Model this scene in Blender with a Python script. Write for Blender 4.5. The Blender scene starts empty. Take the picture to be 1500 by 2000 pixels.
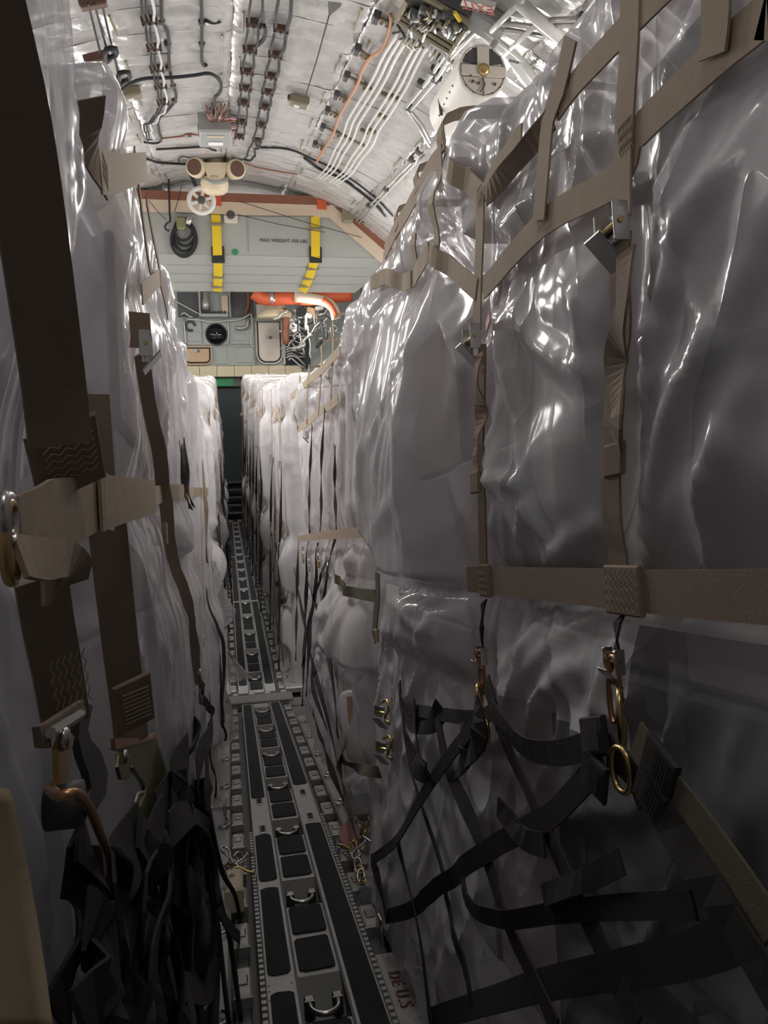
import bpy, bmesh, math, random
import numpy as np
from mathutils import Matrix, Vector, Quaternion

# ------------------------------------------------------------------ camera
scene = bpy.context.scene
FPX = 1500.0
CAM = np.array([-.20, 0.0, 2.55])
ROLL = math.radians(1.3)
VPX, VPY = 436.0, 834.0          # where the long axis of the hold vanishes

def camera_matrix():
    dx, dy = VPX - 750, 1000 - VPY
    c, s = math.cos(ROLL), math.sin(ROLL)
    Y = np.array([dx * c + dy * s, -dx * s + dy * c, FPX]); Y /= np.linalg.norm(Y)
    p = math.atan2(-Y[1], Y[2]); Z = np.array([0, math.cos(p), math.sin(p)])
    X = np.cross(Y, Z)
    if X[0] < 0: X = -X
    return np.array([[c, -s, 0], [s, c, 0], [0, 0, 1]]) @ np.stack([X, Y, Z], 1)
CM = camera_matrix()             # world -> (right, up, forward)

cam_data = bpy.data.cameras.new('camera')
cam = bpy.data.objects.new('camera', cam_data)
scene.collection.objects.link(cam)
cam_data.sensor_fit = 'VERTICAL'; cam_data.sensor_height = 36.0
cam_data.lens = FPX / 2000 * 36.0
cam_data.clip_start = 0.02
r_, u_, f_ = CM[0], CM[1], CM[2]
mw = Matrix(((r_[0], u_[0], -f_[0], CAM[0]), (r_[1], u_[1], -f_[1], CAM[1]), (r_[2], u_[2], -f_[2], CAM[2]), (0, 0, 0, 1)))
cam.matrix_world = mw
scene.camera = cam

# ------------------------------------------------------------------ world, lights, exposure
world = bpy.data.worlds.new('world'); scene.world = world; world.use_nodes = True
world.node_tree.nodes['Background'].inputs[0].default_value = (0.30, 0.32, 0.40, 1)
world.node_tree.nodes['Background'].inputs[1].default_value = 0.008
scene.view_settings.view_transform = 'Standard'
scene.view_settings.look = 'None'
scene.view_settings.gamma = 1.0
scene.view_settings.use_curve_mapping = False
scene.view_settings.exposure = 0.60
scene.cycles.transparent_max_bounces = 6
scene.cycles.max_bounces = 6
scene.cycles.diffuse_bounces = 3
scene.cycles.glossy_bounces = 3

def point_light(name, loc, power, radius=.12, color=(1, .97, .93)):
    l = bpy.data.lights.new(name, 'POINT'); l.energy = power; l.shadow_soft_size = radius; l.color = color
    o = bpy.data.objects.new(name, l); o.location = loc; scene.collection.objects.link(o); return o
def area_light(name, loc, target, sx, sy, power, color=(1, .97, .93)):
    l = bpy.data.lights.new(name, 'AREA'); l.shape = 'RECTANGLE'; l.size = sx; l.size_y = sy; l.energy = power; l.color = color
    o = bpy.data.objects.new(name, l); o.location = loc
    o.rotation_euler = (Vector(target) - Vector(loc)).to_track_quat('-Z', 'Y').to_euler()
    scene.collection.objects.link(o); return o
# sidewall flood lamps above the cargo, both sides of the hold
LAMPS = []
for y, pw in ((3.9, 12), (6.4, 14), (8.8, 16), (11.0, 14)):
    for sx in (-1, 1):
        LAMPS.append((sx * 2.35, y, 4.15, pw))
for y, pw in ((14.0, 42), (17.0, 42), (19.6, 22)):
    for sx in (-1, 1):
        LAMPS.append((sx * 2.2, y, 5.2, pw))
for i, (x, y, z, pw) in enumerate(LAMPS):
    point_light('flood_lamp_light', (x, y, z), pw)
# row of lamps under the crown above the ramp end (above the frame) and behind the wing beam
DOME = [(0.15, 2.7, 4.75, 4.5), (0.0, .4, 4.45, 3), (0.2, 13.9, 5.6, 45), (0.1, 17.5, 6.0, 45)]
for x, y, z, pw in DOME:
    area_light('dome_lamp_light', (x, y, z), (x, y + .35, 0), .5, .25, pw)

# two floods under the wing beam, aimed aft along the aisle
area_light('beam_flood_light', (-1.5, 11.4, 4.55), (.7, 6.0, 1.4), .4, .3, 30)
area_light('beam_flood_light', (2.7, 11.4, 4.55), (-.5, 7.0, 1.4), .4, .3, 30)
# unseen downward fill lights added over the cargo rows to brighten the aisle
for x, y, z, tx, ty, pw in ((-1.25, 6.2, 4.9, .45, 5.2, 34), (1.95, 6.2, 4.8, -.45, 5.4, 30), (-1.25, 9.0, 5.0, .4, 8.6, 34), (2.2, 9.0, 4.9, -.4, 8.6, 34)):
    area_light('aisle_fill_light', (x, y, z), (tx, ty, 1.1), .3, .3, pw)

# ------------------------------------------------------------------ frames and pixel helpers (points on real surfaces of the hold)
HY = 7.1                                  # ramp hinge
RA = math.radians(9.5); RT = math.tan(RA)
class Frame:
    def __init__(s, o, ex, ey, ez):
        s.o = np.array(o, float); s.B = np.stack([np.array(v, float) for v in (ex, ey, ez)], 1)
    def w(s, P): return np.asarray(P, float) @ s.B.T + s.o
    def l(s, P): return (np.asarray(P, float) - s.o) @ s.B
RAMP = Frame((0, 0, HY * RT), (1, 0, 0), (0, math.cos(RA), -math.sin(RA)), (0, math.sin(RA), math.cos(RA)))
FLOOR = Frame((0, 0, 0), (1, 0, 0), (0, 1, 0), (0, 0, 1))
def ray(x, y): return CM.T @ np.array([(x - 750) / FPX, (1000 - y) / FPX, 1.])
def hit(x, y, n, p0):
    n = np.array(n, float); d = ray(x, y)
    return CAM + d * (n @ (np.array(p0, float) - CAM) / (n @ d))
def FX(x, y, X): return hit(x, y, (1, 0, 0), (X, 0, 0))
def FY(x, y, Y): return hit(x, y, (0, 1, 0), (0, Y, 0))
def FR(x, y, h=0): return hit(x, y, RAMP.B[:, 2], RAMP.o + RAMP.B[:, 2] * h)
def FZ(x, y, z=0): return hit(x, y, (0, 0, 1), (0, 0, z))
# slanted plane: passes the point (X0 at ramp height h0) and (X1 at h1)
def FS(x, y, X0, h0, X1, h1):
    k = (X1 - X0) / (h1 - h0)
    n = np.array([1., 0, 0]) - k * RAMP.B[:, 2]
    p0 = RAMP.w((X0, 0, h0)); return hit(x, y, n, p0)
CR = 3.8                                   # crown radius
def crown(y): return 4.79 + .1227 * y      # crown height rises towards the front
def CE(x, y, off=0.0):
    d = ray(x, y); a, b = .5, 40.
    def g(t):
        P = CAM + d * t; zc = crown(P[1]) - CR
        return math.hypot(P[0], P[2] - zc) - (CR - off)
    for _ in range(50):
        m = (a + b) / 2
        if g(m) < 0: a = m
        else: b = m
    return CAM + d * a
def c1(x, y): return (100 + x / 2.143, y / 2.143)
def c2(x, y): return (600 + x / 2.5, y / 2.5)
def c3(x, y): return (280 + x / 2.885, 360 + y / 2.885)
def c4(x, y): return (340 + x / 3.75, 560 + y / 3.75)
def c5(x, y): return (360 + x / 3.75, 880 + y / 3.75)
def c6(x, y): return (380 + x / 2.857, 1300 + y / 2.857)
def c7(x, y): return (680 + x / 1.829, 1300 + y / 1.829)
def c8(x, y): return (x / 2.885, 1360 + y / 2.885)
def c9(x, y): return (x / 3.126, 760 + y / 3.126)

# ------------------------------------------------------------------ noise
class N3:
    def __init__(s, seed):
        s.t = np.random.RandomState(seed).rand(32, 32, 32)
    def __call__(s, P):
        i = np.floor(P).astype(int); f = P - i; f = f * f * (3 - 2 * f); i0 = i & 31; i1 = (i + 1) & 31
        r = 0
        for dx in (0, 1):
            wx = f[:, 0] if dx else 1 - f[:, 0]; ix = (i1 if dx else i0)[:, 0]
            for dy in (0, 1):
                wy = f[:, 1] if dy else 1 - f[:, 1]; iy = (i1 if dy else i0)[:, 1]
                for dz in (0, 1):
                    wz = f[:, 2] if dz else 1 - f[:, 2]; iz = (i1 if dz else i0)[:, 2]
                    r = r + wx * wy * wz * s.t[ix, iy, iz]
        return r
def ridge(n, P): return 1 - np.abs(2 * n(P) - 1)       # crisp crests
NOI = [N3(k) for k in range(6)]

# ------------------------------------------------------------------ materials
def new_mat(name):
    m = bpy.data.materials.new(name); m.use_nodes = True
    nt = m.node_tree; return m, nt, nt.nodes['Principled BSDF']
def mat(name, col, rough=.6, metal=0., var=.12, scale=9., bump=0., bscale=60., spec=.5, emit=None, estr=0.):
    m, nt, b = new_mat(name)
    b.inputs['Roughness'].default_value = rough; b.inputs['Metallic'].default_value = metal
    b.inputs['Specular IOR Level'].default_value = spec
    tc = nt.nodes.new('ShaderNodeTexCoord')
    nz = nt.nodes.new('ShaderNodeTexNoise'); nz.inputs['Scale'].default_value = scale; nz.inputs['Detail'].default_value = 4
    nt.links.new(tc.outputs['Object'], nz.inputs['Vector'])
    mx = nt.nodes.new('ShaderNodeMix'); mx.data_type = 'RGBA'
    mx.inputs['A'].default_value = (*[max(0, c * (1 - var)) for c in col], 1)
    mx.inputs['B'].default_value = (*[min(1, c * (1 + var)) for c in col], 1)
    nt.links.new(nz.outputs['Fac'], mx.inputs['Factor']); nt.links.new(mx.outputs['Result'], b.inputs['Base Color'])
    if bump:
        n2 = nt.nodes.new('ShaderNodeTexNoise'); n2.inputs['Scale'].default_value = bscale; n2.inputs['Detail'].default_value = 3
        nt.links.new(tc.outputs['Object'], n2.inputs['Vector'])
        bp = nt.nodes.new('ShaderNodeBump'); bp.inputs['Strength'].default_value = bump; bp.inputs['Distance'].default_value = .01
        nt.links.new(n2.outputs['Fac'], bp.inputs['Height']); nt.links.new(bp.outputs['Normal'], b.inputs['Normal'])
    if emit:
        b.inputs['Emission Color'].default_value = (*emit, 1); b.inputs['Emission Strength'].default_value = estr
    return m
def film(name, col, opacity, rough=.16, stretch=(2.6, 2.6, .8), bump=.30):
    """thin polythene sheet: part clear, part milky, with fine creases"""
    m, nt, b = new_mat(name); L = nt.links
    tc = nt.nodes.new('ShaderNodeTexCoord')
    mp = nt.nodes.new('ShaderNodeMapping'); mp.inputs['Scale'].default_value = stretch
    mp.inputs['Rotation'].default_value = (.35, 0, .2)
    L.new(tc.outputs['Object'], mp.inputs['Vector'])
    hs = []
    for sc, dist, wt in ((1.5, .8, 1.0),):
        n = nt.nodes.new('ShaderNodeTexNoise'); n.inputs['Scale'].default_value = sc; n.inputs['Detail'].default_value = 1
        n.inputs['Distortion'].default_value = dist
        L.new(mp.outputs['Vector'], n.inputs['Vector'])
        a = nt.nodes.new('ShaderNodeMath'); a.operation = 'SUBTRACT'; a.inputs[1].default_value = .5; L.new(n.outputs['Fac'], a.inputs[0])
        c = nt.nodes.new('ShaderNodeMath'); c.operation = 'ABSOLUTE'; L.new(a.outputs[0], c.inputs[0])
        d = nt.nodes.new('ShaderNodeMath'); d.operation = 'MULTIPLY'; d.inputs[1].default_value = -wt; L.new(c.outputs[0], d.inputs[0])
        e = nt.nodes.new('ShaderNodeMath'); e.operation = 'POWER'; e.inputs[1].default_value = .6; L.new(c.outputs[0], e.inputs[0]); L.new(e.outputs[0], d.inputs[0])
        hs.append(d)
    s = hs[0]
    # crumple: creases along the borders of irregular stretched cells
    vo = nt.nodes.new('ShaderNodeTexVoronoi'); vo.inputs['Scale'].default_value = 2.6; L.new(mp.outputs['Vector'], vo.inputs['Vector'])
    vm = nt.nodes.new('ShaderNodeMath'); vm.operation = 'MULTIPLY_ADD'; vm.inputs[1].default_value = .40
    L.new(vo.outputs['Distance'], vm.inputs[0]); L.new(s.outputs[0], vm.inputs[2]); s = vm
    bp = nt.nodes.new('ShaderNodeBump'); bp.inputs['Strength'].default_value = bump; bp.inputs['Distance'].default_value = .06
    L.new(s.outputs[0], bp.inputs['Height'])
    b.inputs['Base Color'].default_value = (*col, 1); b.inputs['Roughness'].default_value = rough
    b.inputs['Specular IOR Level'].default_value = .55; b.inputs['IOR'].default_value = 1.5
    L.new(bp.outputs['Normal'], b.inputs['Normal'])
    tr = nt.nodes.new('ShaderNodeBsdfTransparent'); tr.inputs[0].default_value = (.97, .96, .98, 1)
    mx = nt.nodes.new('ShaderNodeMixShader')
    mx.inputs[0].default_value = opacity
    L.new(tr.outputs[0], mx.inputs[1]); L.new(b.outputs[0], mx.inputs[2])
    L.new(mx.outputs[0], nt.nodes['Material Output'].inputs['Surface'])
    return m
M = {}
M['film'] = film('milky_polythene', (.86, .845, .875), .64, .13)
M['film_clear'] = film('clear_polythene', (.82, .825, .89), .60, .12)
M['film_white'] = film('white_polythene', (.90, .88, .895), .64, .12)
M['film_shade'] = film('shade_clear_polythene', (.70, .70, .76), .24, .10)  # shade put into the film: barely milky so the lower corner reads dark
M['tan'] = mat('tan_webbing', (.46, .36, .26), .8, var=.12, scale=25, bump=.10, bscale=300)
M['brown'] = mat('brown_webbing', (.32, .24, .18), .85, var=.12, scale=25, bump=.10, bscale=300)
M['dark'] = mat('dark_webbing', (.028, .025, .024), .85, var=.2, scale=20, bump=.1, bscale=300)
M['olive'] = mat('olive_webbing', (.13, .115, .075), .85, var=.15, scale=20, bump=.1, bscale=300)
M['stitch'] = mat('pale_thread', (.50, .42, .33), .8, var=.1)
M['stitch_grey'] = mat('grey_thread', (.22, .21, .20), .8, var=.1)
M['steel'] = mat('bright_steel', (.62, .62, .60), .28, 1., var=.08)
M['steel_dull'] = mat('dull_steel', (.30, .30, .29), .42, 1., var=.15)
M['brass'] = mat('zinc_yellow_steel', (.62, .46, .20), .3, 1., var=.2, scale=30)
M['copper'] = mat('coppery_rod', (.62, .36, .20), .35, 1., var=.15, scale=30)
M['olive_steel'] = mat('olive_plated_steel', (.30, .30, .15), .42, .7, var=.15)
M['carton'] = mat('brown_carton', (.38, .29, .27), .8, var=.12)
M['carton_pink'] = mat('pinkish_carton', (.52, .40, .41), .8, var=.1)
M['carton_grey'] = mat('grey_crate', (.40, .385, .41), .7, var=.12)
M['carton_dark_and_shade'] = mat('dark_and_shade_crate', (.07, .065, .075), .7, var=.15)  # colour of one dark box and of cartons darkened for shade
M['carton_blue'] = mat('blue_grey_crate', (.36, .38, .46), .7, var=.12)
M['foil'] = mat('quilted_foil', (.53, .515, .50), .36, .25, var=.10, scale=14, bump=.55, bscale=26, spec=.6)
M['shell'] = mat('shell_grey', (.40, .40, .38), .7, var=.1)
M['floor'] = mat('deck_grey', (.20, .20, .19), .6, var=.2, scale=6)
M['rail'] = mat('worn_grey_metal', (.44, .44, .42), .45, .35, var=.22, scale=14, bump=.15, bscale=50)
M['rail_dark'] = mat('dark_metal', (.10, .10, .10), .5, .4, var=.25, scale=14)
M['pad'] = mat('black_antislip', (.022, .022, .026), .75, var=.5, scale=12, bump=.6, bscale=350)
M['pit'] = mat('pan_grey', (.12, .12, .115), .5, .3, var=.2)
M['white_paint'] = mat('cream_white_paint', (.80, .78, .72), .45, var=.04)
M['grey_panel'] = mat('warm_grey_panel', (.40, .41, .385), .6, var=.04, scale=2)
M['grey_green'] = mat('grey_green_panel', (.42, .45, .43), .55, var=.05, scale=3)
M['cream'] = mat('cream_plastic', (.70, .60, .42), .5, var=.08)
M['cream_trim'] = mat('cream_trim', (.66, .53, .40), .55, var=.05)
M['rust'] = mat('rust_red_trim', (.26, .10, .06), .6, var=.12)
M['red'] = mat('orange_red', (.62, .11, .04), .5, var=.1)
M['yellow'] = mat('yellow_webbing', (.80, .58, .02), .6, var=.06)
M['black'] = mat('black_rubber', (.02, .02, .022), .7, var=.2)
M['cable'] = mat('grey_black_cable', (.035, .035, .04), .75, var=.2)
M['bracket'] = mat('brown_bracket', (.13, .065, .045), .6, var=.2)
M['white_tube'] = mat('white_tubing', (.66, .65, .62), .5, var=.05)
M['orange_wire'] = mat('orange_wire', (.48, .22, .10), .5, var=.1)
M['pipe'] = mat('grey_conduit', (.50, .49, .46), .35, .6, var=.1)
M['olive_box'] = mat('olive_box', (.26, .23, .15), .5, .2, var=.15)
M['dark_box'] = mat('charcoal_box', (.09, .09, .09), .5, .2, var=.2)
M['gb'] = mat('grey_box', (.34, .35, .34), .5, .1, var=.08)
M['tan_panel'] = mat('tan_locker', (.62, .42, .26), .55, var=.05)
M['hatch'] = mat('cream_hatch', (.70, .63, .55), .5, var=.03)
M['glossy'] = mat('mirror_dome', (.04, .045, .05), .06, .9, var=.1)
M['green_sign'] = mat('green_lit_sign', (.02, .20, .08), .5, var=.1, emit=(.02, .4, .15), estr=.05)
M['doorway'] = mat('dark_doorway', (.03, .04, .045), .6, var=.2)
M['text'] = mat('black_lettering', (.03, .03, .03), .7, var=.1)
M['pink'] = mat('pink_tag', (.75, .38, .38), .6, var=.08)
M['paper'] = mat('white_paper', (.78, .78, .76), .7, var=.05)
M['sign_white'] = mat('sign_face', (.74, .70, .64), .5, var=.05)
M['sign_red'] = mat('sign_red_letters', (.55, .16, .12), .5, var=.05)
M['cloth'] = mat('tan_canvas', (.42, .34, .22), .85, var=.08, scale=3, bump=.0, bscale=200)

# ------------------------------------------------------------------ mesh building
COL = scene.collection
WL = {}                                         # world position of each object's origin
def props(o, label=None, cat=None, group=None, kind=None):
    if label: o['label'] = label
    if cat: o['category'] = cat
    if group: o['group'] = group
    if kind: o['kind'] = kind
    return o
def thing(name, loc, label=None, cat=None, group=None, kind=None):
    o = bpy.data.objects.new(name, None); COL.objects.link(o); o.location = tuple(loc); o.empty_display_size = .05
    WL[o] = np.array(loc, float); return props(o, label, cat, group, kind)
def link_mesh(name, verts, faces, material, parent=None, smooth=False, label=None, cat=None, group=None, kind=None):
    V = np.asarray(verts, float)
    org = WL[parent] if parent is not None else np.array([*((V.min(0) + V.max(0)) / 2)[:2], V.min(0)[2]])
    me = bpy.data.meshes.new(name); me.from_pydata((V - org).tolist(), [], faces); me.update()
    if smooth: me.polygons.foreach_set('use_smooth', [True] * len(me.polygons))
    me.materials.append(M[material])
    o = bpy.data.objects.new(name, me); COL.objects.link(o); WL[o] = org
    if parent is not None: o.parent = parent
    else: o.location = tuple(org)
    return props(o, label, cat, group, kind)
def unit(v):
    v = np.asarray(v, float); n = np.linalg.norm(v); return v / n if n > 1e-12 else v
class MB:
    def __init__(s): s.v = []; s.f = []
    def add(s, V, F):
        k = len(s.v); s.v += [tuple(map(float, p)) for p in V]; s.f += [tuple(i + k for i in q) for q in F]; return s
    def box(s, c, size, ax=None, bev=0.):
        """box of full size (sx,sy,sz) about c; ax = 3x3 with axes as columns; small chamfer"""
        c = np.array(c, float); h = np.array(size, float) / 2; A = np.eye(3) if ax is None else np.array(ax)
        if bev <= 0:
            V = [c + A @ (h * np.array(q)) for q in ((-1,-1,-1),(1,-1,-1),(1,1,-1),(-1,1,-1),(-1,-1,1),(1,-1,1),(1,1,1),(-1,1,1))]
            return s.add(V, [(0,3,2,1),(4,5,6,7),(0,1,5,4),(1,2,6,5),(2,3,7,6),(3,0,4,7)])
        b = min(bev, *(h * .9))
        V = []; 
        for z in (-1, 1):
            for (dx, dy, dz) in ((b, b, 0), (0, 0, b)) if z < 0 else ((0, 0, b), (b, b, 0)):
                for q in ((-1,-1),(1,-1),(1,1),(-1,1)):
                    V.append(c + A @ np.array([q[0]*(h[0]-dx), q[1]*(h[1]-dy), z*(h[2]-dz)]))
        F = [(0,3,2,1), (12,13,14,15)]
        for k in range(3):
            for j in range(4):
                a = 4*k + j; bb = 4*k + (j+1) % 4; F.append((a, bb, bb+4, a+4))
        return s.add(V, F)
    def quad(s, a, b, c, d): return s.add([a, b, c, d], [(0,1,2,3)])
    def prism(s, pts, depth):
        """closed polygon pts (3D, planar) extruded by vector depth"""
        n = len(pts); P = [np.array(p, float) for p in pts]; d = np.array(depth, float)
        return s.add(P + [p + d for p in P], [tuple(range(n))[::-1], tuple(range(n, 2*n))] + [(i, (i+1) % n, n + (i+1) % n, n + i) for i in range(n)])
    def tube(s, pts, r, n=8, closed=False, cap=True):
        P = [np.array(p, float) for p in pts]; m = len(P); rr = r if hasattr(r, '__len__') else [r] * m
        up = None; V = []; F = []
        for i in range(m):
            t = unit((P[(i+1) % m] - P[i-1]) if (closed or 0 < i < m-1) else (P[1]-P[0] if i == 0 else P[-1]-P[-2]))
            if up is None:
                up = np.array([0, 0, 1.]) if abs(t[2]) < .9 else np.array([1., 0, 0])
            a = unit(up - t * (up @ t)); up = a; b = np.cross(t, a)
            for k in range(n):
                w = 2 * math.pi * k / n; V.append(P[i] + rr[i] * (a * math.cos(w) + b * math.sin(w)))
        for i in range(m if closed else m - 1):
            for k in range(n):
                j = (i + 1) % m; F.append((i*n+k, i*n+(k+1) % n, j*n+(k+1) % n, j*n+k))
        if cap and not closed: F += [tuple(range(n))[::-1], tuple(range((m-1)*n, m*n))]
        return s.add(V, F)
    def lathe(s, c, axis, prof, n=24):
        """prof = [(along, radius), ...]"""
        ax = unit(axis); a = unit(np.cross(ax, (0, 0, 1) if abs(ax[2]) < .9 else (1, 0, 0))); b = np.cross(ax, a); V = []; F = []
        for (h, r) in prof:
            for k in range(n):
                w = 2*math.pi*k/n; V.append(np.array(c) + ax*h + r*(a*math.cos(w)+b*math.sin(w)))
        for i in range(len(prof)-1):
            for k in range(n): F.append((i*n+k, i*n+(k+1) % n, (i+1)*n+(k+1) % n, (i+1)*n+k))
        F += [tuple(range(n))[::-1], tuple(range((len(prof)-1)*n, len(prof)*n))]
        return s.add(V, F)
    def ribbon(s, pts, width, normal, thick=.004, seg=.03, sag=0., tw=None, widths=None):
        """flat webbing along pts; normal = outward side; smooth resampling"""
        P = resample(pts, seg); m = len(P); V = []; F = []; nn = unit(normal)
        for i in range(m):
            t = unit(P[min(i+1, m-1)] - P[max(i-1, 0)])
            side = unit(np.cross(nn, t)); nrm = np.cross(t, side)
            w = (width if widths is None else np.interp(i/(m-1), np.linspace(0, 1, len(widths)), widths)) / 2
            if tw is not None:
                a = np.interp(i/(m-1), np.linspace(0, 1, len(tw)), tw); side, nrm = side*math.cos(a)+nrm*math.sin(a), nrm*math.cos(a)-side*math.sin(a)
            h = nrm * thick / 2
            V += [P[i]-side*w+h, P[i]+side*w+h, P[i]+side*w-h, P[i]-side*w-h]
        for i in range(m-1):
            for k in range(4): F.append((4*i+k, 4*i+(k+1) % 4, 4*i+4+(k+1) % 4, 4*i+4+k))
        F += [(3,2,1,0), (4*m-4, 4*m-3, 4*m-2, 4*m-1)]
        return s.add(V, F)
    def build(s, name, material, parent=None, smooth=False, **k):
        return link_mesh(name, s.v, s.f, material, parent, smooth, **k)
def resample(pts, seg):
    P = np.array([np.asarray(p, float) for p in pts])
    if len(P) < 2: return list(P)
    # Catmull-Rom through the points
    Q = np.vstack([2*P[0]-P[1], P, 2*P[-1]-P[-2]]); out = []
    for i in range(1, len(Q)-2):
        L = np.linalg.norm(Q[i+1]-Q[i]); n = max(2, min(40, int(L/seg)+1))
        for k in range(n):
            t = k/n; a, b, c, d = Q[i-1], Q[i], Q[i+1], Q[i+2]
            out.append(.5*((2*b)+(-a+c)*t+(2*a-5*b+4*c-d)*t*t+(-a+3*b-3*c+d)*t**3))
    out.append(P[-1]); return out
def text_mesh(body, size, frame_o, ex, ey, name, material, parent, depth=.0015, spacing=1.0):
    cu = bpy.data.curves.new('lettering', 'FONT'); cu.body = body; cu.size = size; cu.extrude = depth; cu.space_character = spacing
    cu.align_x = 'CENTER'; cu.align_y = 'CENTER'
    to = bpy.data.objects.new('lettering', cu); COL.objects.link(to)
    dg = bpy.context.evaluated_depsgraph_get(); me = to.evaluated_get(dg).to_mesh()
    V = np.array([v.co[:] for v in me.vertices]); F = [tuple(p.vertices) for p in me.polygons]
    to.to_mesh_clear(); bpy.data.objects.remove(to)
    ex = unit(ex); ey = unit(ey); ez = np.cross(ex, ey)
    return link_mesh(name, np.array(frame_o) + V[:, :1]*ex + V[:, 1:2]*ey + V[:, 2:]*ez, F, material, parent)

# ================================================================== STRUCTURE
# --- floor and ramp
link_mesh('floor', [(-3.8,HY,-.10),(3.8,HY,-.10),(3.8,22,-.10),(-3.8,22,-.10),(-3.8,HY,-.2),(3.8,HY,-.2),(3.8,22,-.2),(-3.8,22,-.2)],
          [(0,1,2,3),(7,6,5,4),(0,4,5,1),(1,5,6,2),(2,6,7,3),(3,7,4,0)], 'floor', kind='structure')
RP = lambda x, y, h=0: RAMP.w((x, y / math.cos(RA), h)) if False else np.array([x, y, (HY - y) * RT]) + RAMP.B[:, 2] * h
link_mesh('floor_ramp', [RP(-3.8,-3.2,-.10),RP(3.8,-3.2,-.10),RP(3.8,HY-.02,-.10),RP(-3.8,HY-.02,-.10),RP(-3.8,-3.2,-.2),RP(3.8,-3.2,-.2),RP(3.8,HY-.02,-.2),RP(-3.8,HY-.02,-.2)],
          [(0,1,2,3),(7,6,5,4),(0,4,5,1),(1,5,6,2),(2,6,7,3),(3,7,4,0)], 'floor', kind='structure')
# --- side walls, back wall
for nm, sx in (('wall_left', -1), ('wall_right', 1)):
    b = MB(); b.box((sx*3.87, 9.4, 1.4), (.1, 25.4, 3.0)); wl = b.build(nm, 'shell', kind='structure')
    for k in range(14):
        b = MB(); b.box((sx*3.79, -2.4+k*1.6, 1.5), (.06, .09, 2.6)); b.build('wall_frame', 'shell', wl)
b = MB(); b.box((0, -3.3, 2.9), (7.8, .1, 6.2)); b.build('wall_back', 'shell', kind='structure')
# --- crown shell with quilted blankets
NA = 28; A0, A1 = math.radians(-80), math.radians(80)
V = []; F = []
ys = np.linspace(-3.2, 13.4, 12)
for y in ys:
    for k in range(NA+1):
        a = A0 + (A1-A0)*k/NA; r = CR + .06
        V.append((r*math.sin(a), y, crown(y)-CR + r*math.cos(a)))
for i in range(len(ys)-1):
    for k in range(NA): F.append((i*(NA+1)+k, (i+1)*(NA+1)+k, (i+1)*(NA+1)+k+1, i*(NA+1)+k+1))
ceil = link_mesh('ceiling', V, F, 'shell', smooth=True, kind='structure')
RIB = .47; rng = random.Random(4)
edges_deg = [-62, -44, -29, -14, 0, 14, 29, 44, 62]
def blanket(y0, a0, a1, seed):
    nu, nv = 14, max(10, int((a1-a0)*CR/.03))
    U, Vv = np.meshgrid(np.linspace(0, 1, nu), np.linspace(0, 1, nv)); U = U.ravel(); Vv = Vv.ravel()
    y = y0 + U*RIB; a = a0 + Vv*(a1-a0)
    d = np.minimum(U, 1-U)*RIB
    ridge_in = .035*np.exp(-(d/.035)**2)                       # blanket stands proud over each frame
    P = np.stack([a*CR, y, np.zeros_like(y)+seed*.37], 1)
    puff = .034*np.sin(np.pi*U)*(0.4+NOI[0](P*3.0))
    e = np.minimum(Vv, 1-Vv)*(a1-a0)*CR
    tuck = -.02*np.exp(-(e/.02)**2)
    wr = .032*(ridge(NOI[1], P*np.array([3.2, 8.0, 1]))-.5) + .018*(ridge(NOI[2], P*np.array([9., 16., 1]))-.5) + .006*(ridge(NOI[3], P*np.array([24., 22., 1]))-.5)
    wr = wr*np.clip(d/.03, .25, 1)
    r = CR - ridge_in - puff - tuck - wr
    X = r*np.sin(a); Z = crown(y)-CR + r*np.cos(a)
    F = [(j*nu+i, j*nu+i+1, (j+1)*nu+i+1, (j+1)*nu+i) for j in range(nv-1) for i in range(nu-1)]
    link_mesh('insulation_blanket', np.stack([X, y, Z], 1), F, 'foil', ceil, True)
nb = 0
for i in range(25):
    y0 = 1.6 + i*RIB
    for k in range(len(edges_deg)-1):
        j = 1.2*((i*7+k*3) % 3 - 1)
        blanket(y0, math.radians(edges_deg[k]), math.radians(edges_deg[k+1]), nb); nb += 1
def on_crown(a_deg, y, off):
    a = math.radians(a_deg); r = CR-off; return np.array([r*math.sin(a), y, crown(y)-CR+r*math.cos(a)])
# seams taped between blankets: thin brown battens, staggered
for i in range(7, 24):
    y0 = 1.6 + i*RIB
    for k in (1, 2, 3, 4, 5, 6, 7):
        if (i*5 + k*3) % 7 in (0, 3): continue
        aa = edges_deg[k] + (1.1 if i % 2 else -1.1)
        b = MB(); b.tube([on_crown(aa, y0+.05, .045), on_crown(aa+.1, y0+RIB-.05, .045)], .008, 6)
        b.build('seam_batten', 'olive_box', ceil)
# --- front wall
fw = MB(); fw.box((0, 22.15, 3.6), (7.6, .2, 7.4)); wall_front = fw.build('wall_front', 'grey_green', kind='structure')
fc = MB(); fc.box((0, 17.7, 7.25), (7.6, 8.8, .1)); fc.build('ceiling_forward', 'shell', kind='structure')
for nm, sx in (('wall_forward_left', -1), ('wall_forward_right', 1)):
    b = MB(); b.box((sx*3.87, 17.7, 5.05), (.1, 8.8, 4.3)); b.build(nm, 'shell', kind='structure')

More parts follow.
